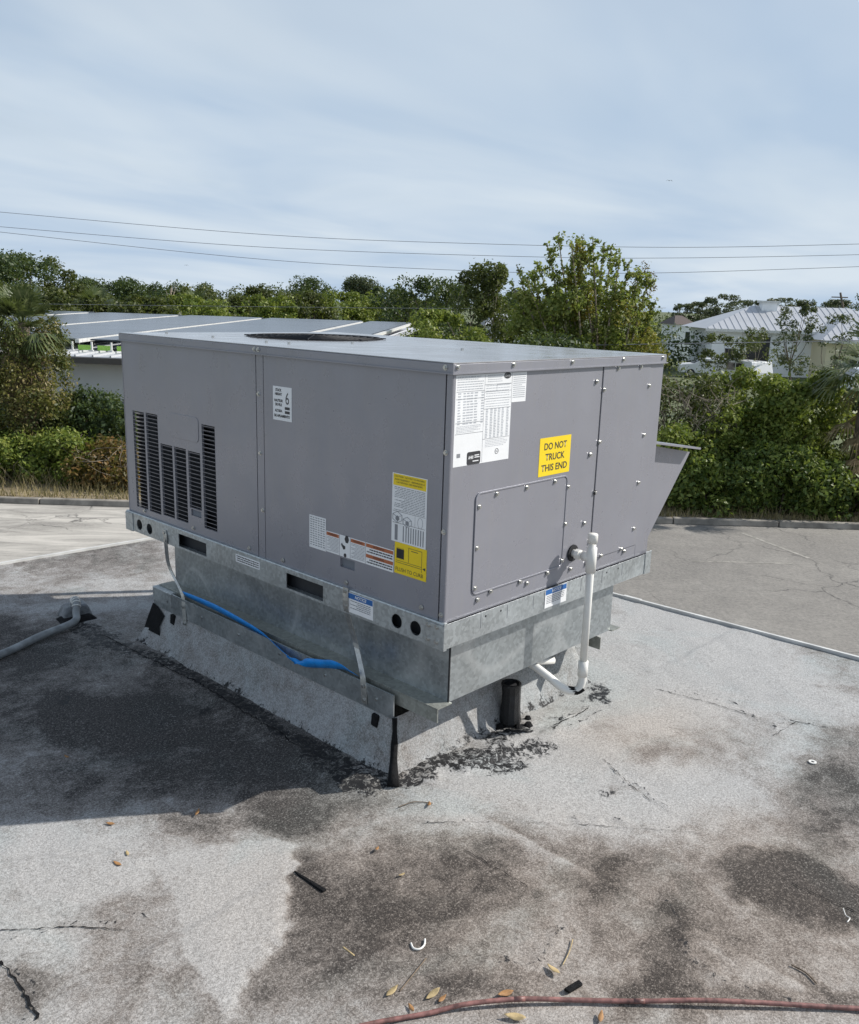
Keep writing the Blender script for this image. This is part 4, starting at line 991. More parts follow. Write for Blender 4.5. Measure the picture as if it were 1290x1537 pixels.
# blue tape caught along the ledge
tp = [(278,895,.0),(330,918,0),(395,955,0),(430,985,0),(445,994,0),(480,997,0),(510,1000,0),(535,1013,0)]
def tape():
    t = thing('blue_tape', 'strip of bright blue tape twisted along the shaded flange ledge', 'tape', lp(430, 985, .03))
    C = []
    for i, (a_, b_, _) in enumerate(tp):
        x = (.04, .04, .0, -.018, -.020, -.018, -.016, -.014)[i]; q = onp(a_, b_, 2, -.203) if i < 2 else onp(a_, b_, 0, x); C.append(Vector((min(q[0], .062), q[1], q[2])))
    S = bez(C, 10); mb = MB(); n = len(S)
    for i, p in enumerate(S):
        u = i/(n-1); pinch = math.exp(-((u-.60)/.035)**2); w = (.015+.005*u)*(1-.6*pinch); tw = 1.0+.3*math.sin(u*11)+1.3*pinch
        off = Vector((-math.cos(tw)*w, .004*math.sin(u*40), math.sin(tw)*w)); up_ = Vector((-.006, 0, .012 if u < .5 else .004)); mb.v.append(tuple(p+up_-off)); mb.v.append(tuple(p+up_+off))
    for i in range(n-1): mb.f.append((2*i, 2*i+1, 2*i+3, 2*i+2))
    o = child('strip', mb, M['tape'], t, True); s_ = o.modifiers.new('solid', 'SOLIDIFY'); s_.thickness = .0012
    return t
tape()
# conduit and flashing block
cb = roofp(112, 926)
fb = thing('conduit_flashing_block', 'tar-smeared conduit outlet block in the shadow, wound with pale wire', 'roof outlet', (cb[0], cb[1], ZR))
mb = MB().hexa([(cb[0]-.075,cb[1]-.05,ZR),(cb[0]+.06,cb[1]-.06,ZR),(cb[0]+.075,cb[1]+.05,ZR),(cb[0]-.06,cb[1]+.06,ZR),(cb[0]-.055,cb[1]-.035,ZR+.05),(cb[0]+.04,cb[1]-.045,ZR+.055),(cb[0]+.05,cb[1]+.035,ZR+.06),(cb[0]-.04,cb[1]+.045,ZR+.048)])
for i_, q_ in enumerate(mb.v): mb.v[i_] = (cb[0]+.012+(q_[0]-cb[0])*1.05, cb[1]+.02+(q_[1]-cb[1])*1.05, ZR+(q_[2]-ZR)*1.1)
child('block', mb, M['conduit_dark'], fb, False, .010)
child('tar', MB().hexa([(cb[0]-.095,cb[1]-.085,ZR-.004),(cb[0]+.075,cb[1]-.10,ZR-.004),(cb[0]+.085,cb[1]+.02,ZR-.004),(cb[0]-.085,cb[1]+.04,ZR-.004),(cb[0]-.070,cb[1]-.06,ZR+.014),(cb[0]+.05,cb[1]-.075,ZR+.018),(cb[0]+.06,cb[1]+.0,ZR+.016),(cb[0]-.06,cb[1]+.02,ZR+.014)]), M['tarlump'], fb, False, .008)
neck = bez([(cb[0]-.005, cb[1]+.0, ZR+.045), (cb[0]+.000, cb[1]-.010, ZR+.085), (cb[0]-.012, cb[1]-.055, ZR+.085), (cb[0]-.030, cb[1]-.085, ZR+.050)], 6)
child('elbow', MB().tube(neck, .0165, 12), M['conduit'], fb, True)
mb = MB()
for k in range(5):
    i = 6+k*2; p = Vector(neck[i]); d = (Vector(neck[i+1])-Vector(neck[i-1])).normalized(); a = d.orthogonal().normalized(); b_ = d.cross(a)
    mb.tube([p+(a*math.cos(t)+b_*math.sin(t))*.0180 for t in np.linspace(0, 2*math.pi, 15)], .003, 5, False)
child('wire_wrap', mb, M['pvc'], fb, True)
ce = Vector(neck[-1]); c1 = roofp(60, 962); c2 = roofp(0, 990); c3 = roofp(-120, 1030)
cd = tag(MB().tube(bez([tuple(ce), (ce.x-.035, ce.y-.045, ZR+.026), (c1[0], c1[1], ZR+.021), (c2[0], c2[1], ZR+.021), (c3[0], c3[1], ZR+.021)], 10), .0165, 14).build('flexible_conduit', M['conduit'], None, True), 'grey flexible conduit lying on the shaded roof, running to the outlet block', 'conduit')
w0 = roofp(-14, 914); tag(MB().tube([(w0[0], w0[1], ZR), (w0[0], w0[1], ZR+.055), (w0[0], w0[1], ZR+.06)], [.022, .022, .018], 14).build('pipe_cap', M['pvc'], None, True), 'white plastic pipe stub at the edge of the shadow', 'pipe')
# hose in the foreground
hp = [(380,1600),(480,1560),(560,1536),(640,1520),(700,1509),(780,1502),(860,1500),(960,1502),(1050,1504),(1150,1507),(1290,1512),(1450,1518)]
hpts = []
for i, (a, b_) in enumerate(hp):
    p = roofp(a, b_, ZR+.010); hpts.append((p[0], p[1], ZR+.0105+(.004*math.sin(i*1.7))))
hs = thing('rubber_hose', 'thin weathered red-brown hose lying across the stained roof', 'hose', hpts[5])
child('tube', MB().tube(bez(hpts, 10), .0052, 12), M['hose'], hs, True)
for k in (5, 7):
    p = Vector(hpts[k]); d = (Vector(hpts[k+1])-Vector(hpts[k-1])).normalized(); child('joint', MB().tube([p-d*.012, p+d*.012], .0058, 10), M['hose'], hs, True)
# fallen leaves, twigs, small debris
def leaf(px, py, ln, ang, mat, near):
    p = roofp(px, py, ZR+.004); n = 6; mb = MB(); ln *= rnd.uniform(.65, 1.0)
    for i in range(n+1):
        u = i/n; w = .30*ln*math.sin(math.pi*u**.85)*.55+.0006; x = (u-.5)*ln; curl = .18*ln*(2*(u-.5))**2
        for s_ in (-1, 0, 1): mb.v.append((x, s_*w, .004+curl*.5+abs(s_)*.22*w+.001*rnd.random()))
    for i in range(n):
        for k in (0, 1): a = i*3+k; mb.f.append((a, a+1, a+4, a+3))
    o = mb.build('fallen_leaf', mat, None, True); o.location = (p[0], p[1], ZR+.001); o.rotation_euler = (rnd.uniform(-.25,.25), rnd.uniform(-.2,.2), ang)
    sd = o.modifiers.new('solid', 'SOLIDIFY'); sd.thickness = .0006
    if near: tag(o, 'curled dry leaf lying close beside the red-brown hose', 'leaf', 'leaves by the hose')
    else: tag(o, 'small orange-brown leaf on the sunlit roof between the shadow and the hose', 'leaf', 'leaves on the open roof')
for (a, b_, ln, mt, nr) in ((166,1237,.030,'leaf_dry',0),(176,1298,.036,'leaf_dry',0),(191,1282,.030,'leaf_tan',0),(297,1220,.032,'leaf_dry',0),(566,1275,.030,'leaf_dry',0),(603,1314,.026,'leaf_tan',0),(645,1208,.034,'leaf_dry',0),(100,1136,.03,'leaf_dry',0),
                            (589,1489,.042,'leaf_tan',1),(618,1514,.040,'leaf_dry',1),(650,1493,.045,'leaf_tan',1),(831,1457,.046,'leaf_tan',1),(758,1492,.044,'leaf_dry',1),(773,1527,.048,'leaf_tan',1),(902,1527,.046,'leaf_dry',1),(664,1500,.036,'leaf_dry',1)):
    leaf(a, b_, ln, rnd.uniform(0, 3.1), M[mt], nr)
def twig(name, pts, r, mat, label, cat):
    P_ = [roofp(a, b_) for a, b_ in pts]; P_ = [(p[0], p[1], ZR+r+.0015) for p in P_]
    return tag(MB().tube(bez(P_, 5), r, 6).build(name, mat, None, True), label, cat)
twig('twig', [(600,1490),(620,1465),(640,1440)], .0016, M['twig'], 'thin branching brown twig next to the pale curled leaf above the hose', 'twig')
twig('twig', [(845,1450),(855,1430),(860,1412)], .0013, M['leaf_tan'], 'straw-coloured stalk standing off the leaf on the dark stain', 'twig')
twig('twig', [(598,1213),(622,1205),(650,1207)], .0014, M['twig'], 'thin dark twig lying in front of the tarred curb corner', 'twig')
twig('twig', [(1188,1450),(1210,1462),(1226,1478)], .0018, M['twig'], 'dark stick on the pinkish roof patch right of the hose bend', 'twig')
twig('wood_sliver', [(515,1424),(532,1437)], .0022, M['leaf_tan'], 'short pale wood sliver on the dark triangular stain', 'sliver')
twig('plastic_clip', [(617,1418),(621,1426),(630,1427),(637,1421),(638,1412)], .0026, M['pvc'], 'curved white plastic clip lying on the brownish roof', 'clip')
twig('plastic_loop', [(1266,1365),(1270,1376),(1276,1380),(1272,1386)], .0016, M['pvc'], 'thin pale loop of string on the very dark patch', 'string')
wp = roofp(1220, 1146); tag(MB().prism(circle(0, 0, .013, 18), [circle(0, 0, .006, 18)], lambda a, b, d: (wp[0]+a, wp[1]+b, ZR+.004+d), 0, .003).build('washer', M['pvc']), 'small white ring washer on the dark stain by the roof edge side', 'washer')
dp = roofp(862, 1483); tag(MB().hexa([(dp[0]-.022,dp[1]-.004,ZR),(dp[0]+.02,dp[1]-.012,ZR),(dp[0]+.024,dp[1]+.004,ZR),(dp[0]-.026,dp[1]+.012,ZR),(dp[0]-.028,dp[1]-.003,ZR+.010),(dp[0]+.019,dp[1]-.010,ZR+.008),(dp[0]+.022,dp[1]+.003,ZR+.008),(dp[0]-.025,dp[1]+.010,ZR+.010)]).build('tar_scrap', M['tarlump'], None, False, .003), 'small black scrap of roofing beside the hose', 'scrap')
fl = [roofp(*q) for q in ((441,1309),(490,1338),(484,1341),(447,1316))]
tag(MB().hexa([(p[0], p[1], ZR) for p in fl]+[(p[0]+.002, p[1], ZR+.006) for p in fl]).build('torn_membrane_flap', M['tarlump'], None, False, .002), 'black torn sliver of membrane at the edge of the pale triangle', 'membrane')

# ================================================================== VEGETATION
def leaf_mesh(name, centers, radii, counts, size, mat, seed, up_bias=.35, shell=.55, aspect=.5, flat=1.0, droop=0.0):
    """thousands of small folded leaves spread through ellipsoidal clumps"""
    r = np.random.default_rng(seed); Ps = []; Ns = []
    for c, rad, n in zip(centers, radii, counts):
        d = r.normal(size=(n, 3)); d /= np.linalg.norm(d, axis=1)[:, None]
        k = (shell+(1-shell)*r.random(n))**.7*(1+.16*r.normal(size=n))
        Ps.append(np.asarray(c)+d*np.asarray(rad)*k[:, None]); Ns.append(d)
    P_ = np.concatenate(Ps); D = np.concatenate(Ns); n = len(P_)
    nrm = D*.55+r.normal(size=(n, 3))*.75; nrm[:, 2] += up_bias; nrm /= np.linalg.norm(nrm, axis=1)[:, None]
    ax = r.normal(size=(n, 3)); ax[:, 2] -= droop; ax -= nrm*(ax*nrm).sum(1)[:, None]; ax /= np.linalg.norm(ax, axis=1)[:, None]+1e-9
    sd = np.cross(nrm, ax); s = size*(.55+.9*r.random(n))[:, None]
    a = P_-ax*s*.5; b = P_+sd*s*aspect*.5+nrm*s*.07; c = P_+ax*s*.5; d = P_-sd*s*aspect*.5+nrm*s*.07
    V = np.stack([a, b, c, d], 1).reshape(-1, 3); return quads(name, V, mat)
def quads(name, V, mat):
    n = len(V)//4; me = bpy.data.meshes.new(name); me.vertices.add(len(V)); me.vertices.foreach_set('co', V.ravel().astype(np.float32))
    me.loops.add(n*4); me.loops.foreach_set('vertex_index', np.arange(n*4, dtype=np.int32)); me.polygons.add(n)
    me.polygons.foreach_set('loop_start', (np.arange(n)*4).astype(np.int32)); me.polygons.foreach_set('loop_total', np.full(n, 4, np.int32))
    me.update(calc_edges=True); me.materials.append(mat); return me
def plant(name, label, cat, base, group=None): return thing(name, label, cat, tuple(base), group)
def addm(name, me, root, label=None):
    o = bpy.data.objects.new(name, me); COL.objects.link(o); o.parent = root; o.matrix_parent_inverse = Matrix.Translation(-Vector(root.location))
    if label: o['label'] = label
    return o
def limb(mb, a, b, r0, r1, rr, bend=.12):
    a = Vector(a); b = Vector(b); ln = (b-a).length
    mid = a.lerp(b, .5)+Vector((rr.uniform(-1,1), rr.uniform(-1,1), rr.uniform(-.3,.8)))*ln*bend
    pts = bez([a, mid, b], 3); mb.tube(pts, list(np.linspace(r0, r1, len(pts))), 6)
def clump_tree(name, label, base, height, spread, mat, seed, nclump, nleaf, lsize, bark='bark', trunk_r=.16, low=.35, group=None, cat='tree', stems=1, clump_r=.26, flatc=.8, vert=1.0, extra=None):
    rr = random.Random(seed); t = plant(name, label, cat, base, group); base = np.array(base); mb = MB()
    cs, rs, ns = [], [], []
    roots = [base+np.array((rr.uniform(-.25,.25)*spread*(stems > 1), rr.uniform(-.25,.25)*spread*(stems > 1), -.1)) for _ in range(stems)]
    forks = []
    for ro in roots:
        fk = ro+np.array((rr.uniform(-.12,.12)*spread, rr.uniform(-.12,.12)*spread, height*(low+.12*rr.random()))); forks.append(fk); limb(mb, ro, fk, trunk_r/math.sqrt(stems), trunk_r*.65/math.sqrt(stems), rr, .05)
    for i in range(nclump):
        u = rr.random(); zz = low+(1-low)*(u**.75); prof = (math.sin(math.pi*min(1, (zz-low*.7)/(1.06-low*.7)))**.6)
        a = rr.random()*2*math.pi; rad = spread*.5*prof*math.sqrt(rr.random())
        cr = height*clump_r*(.55+.7*rr.random())*(.8 if zz > .8 else 1)
        zc = min(height*zz, height-cr*.55)
        c = base+np.array((math.cos(a)*rad, math.sin(a)*rad, zc)); cs.append(c); rs.append((cr, cr, cr*flatc*vert)); ns.append(int(nleaf/nclump*(.6+.8*rr.random())))
        fk = min(forks, key=lambda f: (f[0]-c[0])**2+(f[1]-c[1])**2)
        if i % 2 == 0 or nclump < 12: limb(mb, fk, c, trunk_r*.4/math.sqrt(stems), trunk_r*.1, rr)
    addm('trunk', mb.mesh('trunk'), t).data.materials.append(M[bark])
    addm('crown', leaf_mesh('crown', cs, rs, ns, lsize, M[mat], seed), t)
    return t
def gz(px, f): p = at(px, 700, f); return (p[0], p[1], ZL)
def size_at(px, pytop, f):     # height above the car park of something whose top is seen at pytop
    return at(px, pytop, f)[2]-ZL

# ---- far woodland on the left and centre, tree by tree
rowL = [(-40,384,88,'lf_dark'),(22,378,84,'lf_dark'),(70,388,90,'lf_olive'),(105,420,92,'lf_olive'),(150,420,100,'lf_dark'),(190,425,104,'lf_dark'),(238,418,100,'lf_dark'),(285,430,104,'lf_olive'),
        (330,428,108,'lf_dark'),(385,430,96,'lf_olive'),(350,445,86,'lf_olive'),(420,446,80,'lf_bright'),(470,419,112,'lf_dark'),(455,440,84,'lf_olive'),(538,419,120,'lf_pine'),(515,440,90,'lf_bright'),(575,432,100,'lf_dark'),(632,420,84,'lf_dark'),
        (600,436,96,'lf_olive'),(680,432,92,'lf_dark'),(770,436,120,'lf_pine'),(60,430,70,'lf_olive'),(230,448,72,'lf_olive'),(160,446,78,'lf_olive'),(295,446,76,'lf_bright'),(745,446,96,'lf_dark'),(0,420,76,'lf_dark')]
kinds = {'lf_dark': 'dense dark green oak', 'lf_olive': 'olive green broadleaf tree', 'lf_bright': 'brighter green leafy tree', 'lf_pine': 'thin dark pine'}
side = lambda px: 'left of the palm building' if px < 130 else ('behind the solar panel roof' if px < 620 else 'beside the vine-hung tree')
SPECIAL = {(22,378): 'tallest broad dark oak in the far tree line, above the shaggy palm', (470,419): 'tall round-headed dark tree behind the solar roof, left of the lone pine', (538,419): 'lone flat-topped pine rising above the far tree line behind the solar roof',
           (632,420): 'broad dark oak in the far tree line just left of the slender pale-stemmed tree', (105,420): 'olive green tree just right of the shaggy palm, in the far tree line', (770,436): 'thin dark pine seen between the slender tree and the vine-hung tree',
           (420,446): 'low bright green tree left of the round-headed dark tree behind the solar roof', (385,430): 'yellowish olive tree with domed crown behind the solar roof', (745,446): 'dark oak behind the small pale house'}
for i, (px, pt, f, mt) in enumerate(rowL):
    f *= .92; h = size_at(px, pt, f); b_ = gz(px, f); lab = kinds[mt]+' in the far tree line '+side(px)
    lab = SPECIAL.get((px, pt), lab)
    clump_tree('tree', lab, b_, h, h*1.25 if mt != 'lf_pine' else h*.5, mt, 100+i, 24, 7200, .27, 'bark', .22, .22 if mt != 'lf_pine' else .6, 'far tree line, '+side(px)+' '+mt[3:], 'tree', 1, .20)
# undergrowth that closes the foot of the wood
rr = np.random.default_rng(5)
cs = []; rs = []; ns = []
for i in range(110):
    r_ = -48+i*.98; f_ = 76+8*rr.random(); p = rf(r_, f_, ZL+1.1+.8*rr.random()); cs.append(p); rs.append((1.7, 1.7, 1.9)); ns.append(240)
for i in range(90):
    r_ = 12+i*1.0; f_ = 128+10*rr.random(); p = rf(r_, f_, ZL+1.6+1.2*rr.random()); cs.append(p); rs.append((2.4, 2.4, 2.6)); ns.append(260)
und = bpy.data.objects.new('undergrowth', leaf_mesh('undergrowth', cs, rs, ns, .34, M['lf_dark'], 9)); COL.objects.link(und); tag(und, 'dark mass of undergrowth along the foot of the far wood', 'undergrowth', None, 'stuff')
# bare white snag among the far trees
sg = gz(258, 84); mb = MB(); rq = random.Random(4)
top_ = at(257, 432, 84); limb(mb, sg, top_, .14, .05, rq, .02)
for k in range(5): limb(mb, Vector(sg).lerp(Vector(top_), .7+.06*k), Vector(top_)+Vector((rq.uniform(-.9,.9), rq.uniform(-.9,.9), rq.uniform(-.6,.5))), .045, .015, rq)
tag(mb.build('dead_tree', M['barkpale'], None, True), 'bare pale dead tree standing in front of the far wood', 'dead tree')
# ---- pines beyond the white building on the right
for i, (px, pt, f) in enumerate(((1005,455,125),(1030,452,128),(1062,440,120),(1085,448,126),(1118,446,122),(1145,445,128),(1180,448,120),(1215,452,126),(1232,448,118),(1275,438,110),(1292,444,114),(1160,456,132),(1048,460,118))):
    h = size_at(px, pt, f); clump_tree('pine_tree', 'tall thin pine in the row behind the white hipped roof', gz(px, f), h, h*.75, 'lf_pine', 300+i, 30, 3600, .24, 'bark', .13, .36, 'pines behind the white building', 'pine', 1, .12, .5)
# ---- slender light tree next to the big one
f = 44; h = size_at(715, 398, f)
clump_tree('slender_tree', 'slender open-crowned tree with pale stems beside the big vine-hung tree', gz(718, f), h, 3.4, 'lf_olive', 41, 34, 9000, .17, 'barkpale', .10, .30, None, 'tree', 3, .085, 1.0)
clump_tree('small_tree', 'low rounded tree behind the corner of the unit top, left of the slender tree', gz(655, 40), size_at(655, 468, 40), 4.2, 'lf_bright', 42, 22, 7000, .16, 'bark', .10, .2, None, 'tree', 2, .15)
# ---- big vine-hung multi-stem tree
def big_tree():
    f = 30; base = np.array(gz(885, f)); t = plant('vine_hung_tree', 'big leafy multi-stemmed tree hung with vines behind the unit', 'tree', base)
    rr = random.Random(12); mb = MB(); cs, rs, ns = [], [], []; ys, yr, yn = [], [], []; pk, pr_, pn = [], [], []
    spine = [((838,352),.5),((875,355),.9),((908,366),.55),((932,384),.4),((800,408),.4),((776,398),.12),((960,408),.35),((975,415),.2),((850,400),.8),((893,400),.9),((820,430),.7),((925,425),.8),((780,440),.45),((985,450),.45),((822,366),.25),((858,362),.3),((890,358),.3),((918,372),.25),((946,392),.3),((790,418),.3),((768,425),.3),((810,395),.3),((955,430),.5),((870,385),.7),((840,420),.7),((905,410),.7)]
    for (q, w) in spine:
        ff = f+rr.uniform(-1.3, 1.3); top_ = at(*q, ff); root = base+np.array((rr.uniform(-.5,.5), rr.uniform(-.5,.5), 0)); mid = np.array(root)*.45+top_*.55; mid[2] = root[2]+(top_[2]-root[2])*.5
        pts = bez([root, mid+np.array((rr.uniform(-.2,.2), rr.uniform(-.2,.2), 0)), top_], 8); mb.tube(pts, list(np.linspace(.07, .012, len(pts))), 6)
        for k in range(20):
            u = .28+.72*rr.random()**.8; p = Vector(pts[int(u*(len(pts)-1))]); ln = (.25+.75*w*(1.15-u)+.15*rr.random())
            d = Vector((rr.gauss(0,1), rr.gauss(0,1), .55+.5*rr.random())).normalized(); e = p+d*ln
            if k % 3 == 0: mb.tube([p, p.lerp(e, .5)+Vector((0,0,.03)), e], [.012, .008, .004], 4)
            for j in range(6):
                q_ = p.lerp(e, .15+.17*j); cs.append(np.array(q_)); rs.append((.11, .11, .11)); ns.append(4)
        for j in range(8):
            q_ = Vector(pts[-1]).lerp(Vector(pts[-5]), j/8); cs.append(np.array(q_)); rs.append((.10, .10, .10)); ns.append(6)
    for i in range(105):      # fuller body below
        py = 445+95*rr.random(); px = 768+(190+.45*(py-440))*rr.random(); p = at(px, py, f+rr.uniform(-1.6, 1.4)); cr = .22+.25*rr.random()
        tgt = (ys, yr, yn) if px > 930 and rr.random() < .7 else (cs, rs, ns)
        tgt[0].append(p); tgt[1].append((cr, cr, cr*1.25)); tgt[2].append(120)
    for i in range(26):       # hanging vine curtain on the middle stems
        px = 872+rr.gauss(0, 10); py = 370+110*rr.random(); p = at(px, py, f-.4); ys.append(p); yr.append((.16, .16, .35)); yn.append(70)
    for i in range(16):
        px = 965+rr.gauss(0, 13); py = 400+75*rr.random(); p = at(px, py, f+.2); pk.append(p); pr_.append((.2, .2, .25)); pn.append(34)
    addm('trunk', mb.mesh('trunk'), t).data.materials.append(M['barkpale'])
    addm('crown', leaf_mesh('crown', cs, rs, ns, .125, M['lf_tree'], 77, .2, .1, .6), t)
    addm('vines', leaf_mesh('vines', ys, yr, yn, .115, M['lf_yellow'], 78, .1, .2, .55, 1, .6), t, 'yellow-green vines hanging through the crown')
    addm('seed_heads', leaf_mesh('seed_heads', pk, pr_, pn, .09, M['lf_rust'], 79), t)['kind'] = 'stuff'
big_tree()
clump_tree('shrub', 'dark shrub at the foot of the big tree behind the unit top', gz(800, 28), size_at(800, 505, 28), 3.6, 'lf_dark', 61, 16, 7000, .13, 'bark', .06, .1, None, 'shrub', 3, .2)
# ---- hedge on the right: several overgrown shrubs side by side
def shrub(px0, px1, top, f, mat, seed, label, nleaf, lsize=.12, depth=1.6, name='overgrown_shrub', group=None, twigs=0, bottom=None):
    rr = random.Random(seed); pc = (px0+px1)/2; base = np.array(gz(pc, f)); base[2] = ZL+.10; t = plant(name, label, 'shrub', base, group)
    half = (at(px1, 700, f)-at(px0, 700, f)); hw = np.linalg.norm(half[:2])/2; h = size_at(pc, top, f)-.10
    n = int(26+hw*14); cs, rs, ns = [], [], []; mb = MB()
    for i in range(n):
        u = rr.uniform(-1, 1); v = rr.random(); prof = h*(1-.28*abs(u)**2.4)
        z = prof*(v**.8); cr = .24+.26*rr.random(); z = min(z, prof-cr*.6); z = max(z, cr*.5)
        dpt = rr.uniform(-1, 1)*depth*(1-.55*(z/h)**2)
        p = np.array((base[0]+R2[0]*u*hw+F2[0]*dpt, base[1]+R2[1]*u*hw+F2[1]*dpt, base[2]+z)); cs.append(p); rs.append((cr*1.15, cr*1.15, cr)); ns.append(int(nleaf/n))
        if i % 3 == 0: limb(mb, base+np.array((rr.uniform(-.5,.5)*hw*R2[0], rr.uniform(-.5,.5)*hw*R2[1], 0)), p, .035, .008, rr)
    for i in range(twigs):
        u = rr.uniform(-1, 1); a = base+np.array((R2[0]*u*hw, R2[1]*u*hw, h*rr.uniform(.3, .8)))-np.array((F2[0], F2[1], 0))*depth*.9*rr.random(); b_ = a+np.array((rr.uniform(-.7,.7), rr.uniform(-.7,.7), rr.uniform(-.2,.8))); limb(mb, a, b_, .010, .003, rr, .3)
    addm('stems', mb.mesh('stems'), t).data.materials.append(M['barkpale' if twigs else 'bark'])
    addm('foliage', leaf_mesh('foliage', cs, rs, ns, lsize, M[mat], seed, .3, .45, .55), t)
    return t
shrub(965, 1075, 552, 24.2, 'lf_olive', 501, 'twiggy half-bare shrub with grey stems right behind the unit corner', 5200, .10, 1.2, 'overgrown_shrub', None, 190)
shrub(1040, 1180, 546, 24.6, 'lf_bright', 502, 'tall vine-smothered shrub in front of the parked white van', 17000, .125, 1.5)
shrub(1150, 1260, 556, 24.0, 'lf_bright', 503, 'leafy shrub between the tall vine mound and the palmetto', 15000, .125, 1.5)
shrub(975, 1060, 640, 22.8, 'lf_bright', 504, 'bright green low shrub just beyond the economiser hood', 8000, .12, .8)
shrub(1000, 1130, 690, 22.4, 'lf_hedge', 505, 'dark glossy shrub overhanging the kerb, nearest the hood', 13000, .12, .8)
shrub(1110, 1220, 670, 22.4, 'lf_hedge', 506, 'dark glossy shrub overhanging the middle of the kerb', 13000, .12, .8)
shrub(1200, 1330, 700, 22.3, 'lf_hedge', 507, 'dark glossy shrub overhanging the kerb below the palmetto', 13000, .12, .8)
shrub(1240, 1360, 560, 25.0, 'lf_dark', 508, 'shadowy dark shrub behind the palmetto', 10000, .13, 1.4)
shrub(1060, 1200, 600, 23.4, 'lf_bright', 510, 'sunlit yellow-green vines spilling down the middle of the mound', 9000, .115, .7)
# ---- palms
def frond(mb_v, base, dirv, length, rr, nl=15, blade=.5, droop=.35):
    d = Vector(dirv).normalized(); b = Vector(base); tip = b+d*length
    upv = Vector((0,0,1)); sidev = d.cross(upv); sidev = sidev.normalized() if sidev.length > .05 else Vector((1,0,0)); nv = sidev.cross(d)
    hub = b+d*length*.55+Vector((0,0,-droop*length*.12))
    w = .012*length+.006
    mb_v += [b-sidev*w, b+sidev*w, hub+sidev*w*.7, hub-sidev*w*.7]
    for i in range(nl):
        a = (i/(nl-1)-.5)*2.5; bl = length*blade*(1-.25*abs(a))*(.85+.3*rr.random())
        dd = (d*math.cos(a)+sidev*math.sin(a)+nv*(.12*math.cos(a*2))).normalized(); s2 = dd.cross(nv).normalized()*length*.020
        m_ = hub+dd*bl*.55+Vector((0,0,-.05*length*droop)); e = hub+dd*bl+Vector((0,0,-droop*bl*(.5+.5*rr.random())))
        mb_v += [hub-s2*.5, hub+s2*.5, m_+s2, m_-s2]; mb_v += [m_-s2, m_+s2, e+s2*.1, e-s2*.1]
def palm(name, label, px, f, top, seed, nfr, flen, skirt, vine):
    rr = random.Random(seed); base = np.array(gz(px, f)); h = size_at(px, top, f)-flen*.55; t = plant(name, label, 'palm', base)
    crown = Vector(base)+Vector((0,0,h))
    mb = MB().tube([base, Vector(base).lerp(crown, .5)+Vector((.08,.05,0)), crown], [.24, .19, .17], 10); addm('trunk', mb.mesh('trunk'), t).data.materials.append(M['bark'])
    V = []
    for i in range(nfr):
        a = rr.random()*6.283; el = rr.uniform(-.35, 1.25); frond(V, crown+Vector((0,0,rr.uniform(-.35,.05))), (math.cos(a)*math.cos(el), math.sin(a)*math.cos(el), math.sin(el)), flen*rr.uniform(.8,1.1), rr, 17, .62, .25+.3*(el < .3))
    addm('fronds', quads('fronds', np.array([tuple(v) for v in V]), M['lf_palm']), t)
    V = []
    for i in range(skirt):
        a = rr.random()*6.283; zz = h*(1-.62*rr.random()**1.2); frond(V, Vector(base)+Vector((0,0,zz)), (math.cos(a)*.75, math.sin(a)*.75, rr.uniform(-1.1,-.1)), flen*rr.uniform(.5,.8), rr, 13, .6, .7)
    if V: addm('dead_fronds', quads('dead_fronds', np.array([tuple(v) for v in V]), M['lf_dead']), t, 'brown dead fronds hanging down the trunk')
    if vine:
        cs, rs, ns = [], [], []
        for i in range(vine):
            a = rr.random()*6.283; z = h*rr.uniform(.0, 1.0); r_ = .66+.34*math.sin(z/h*3.0)+.20*rr.random(); cs.append(base+np.array((math.cos(a)*r_, math.sin(a)*r_, z))); rs.append((.27,.27,.42)); ns.append(120)
        h_ = len(cs)//2
        addm('vines', leaf_mesh('vines', cs[:h_], rs[:h_], ns[:h_], .10, M['lf_olive'], seed+1, .1, .3, .5, 1, .5), t); addm('vines', leaf_mesh('vines', cs[h_:], rs[h_:], ns[h_:], .10, M['lf_palmvine'], seed+2, .1, .3, .5, 1, .5), t)
    return t
palm('cabbage_palm', 'shaggy cabbage palm wrapped in vines and dead fronds beside the grey building', 50, 25.0, 448, 31, 52, 1.2, 150, 150)
palm('palmetto', 'palm with stiff fan fronds at the end of the right hedge', 1288, 22.6, 500, 32, 26, 1.45, 14, 0)
palm('cabbage_palm', 'low palm crowns in front of the far wood, right of the shaggy palm', 155, 70, 438, 33, 26, 2.0, 16, 0)
palm('cabbage_palm', 'small pale palm among the far trees behind the solar roof', 300, 74, 440, 34, 24, 1.7, 8, 0)
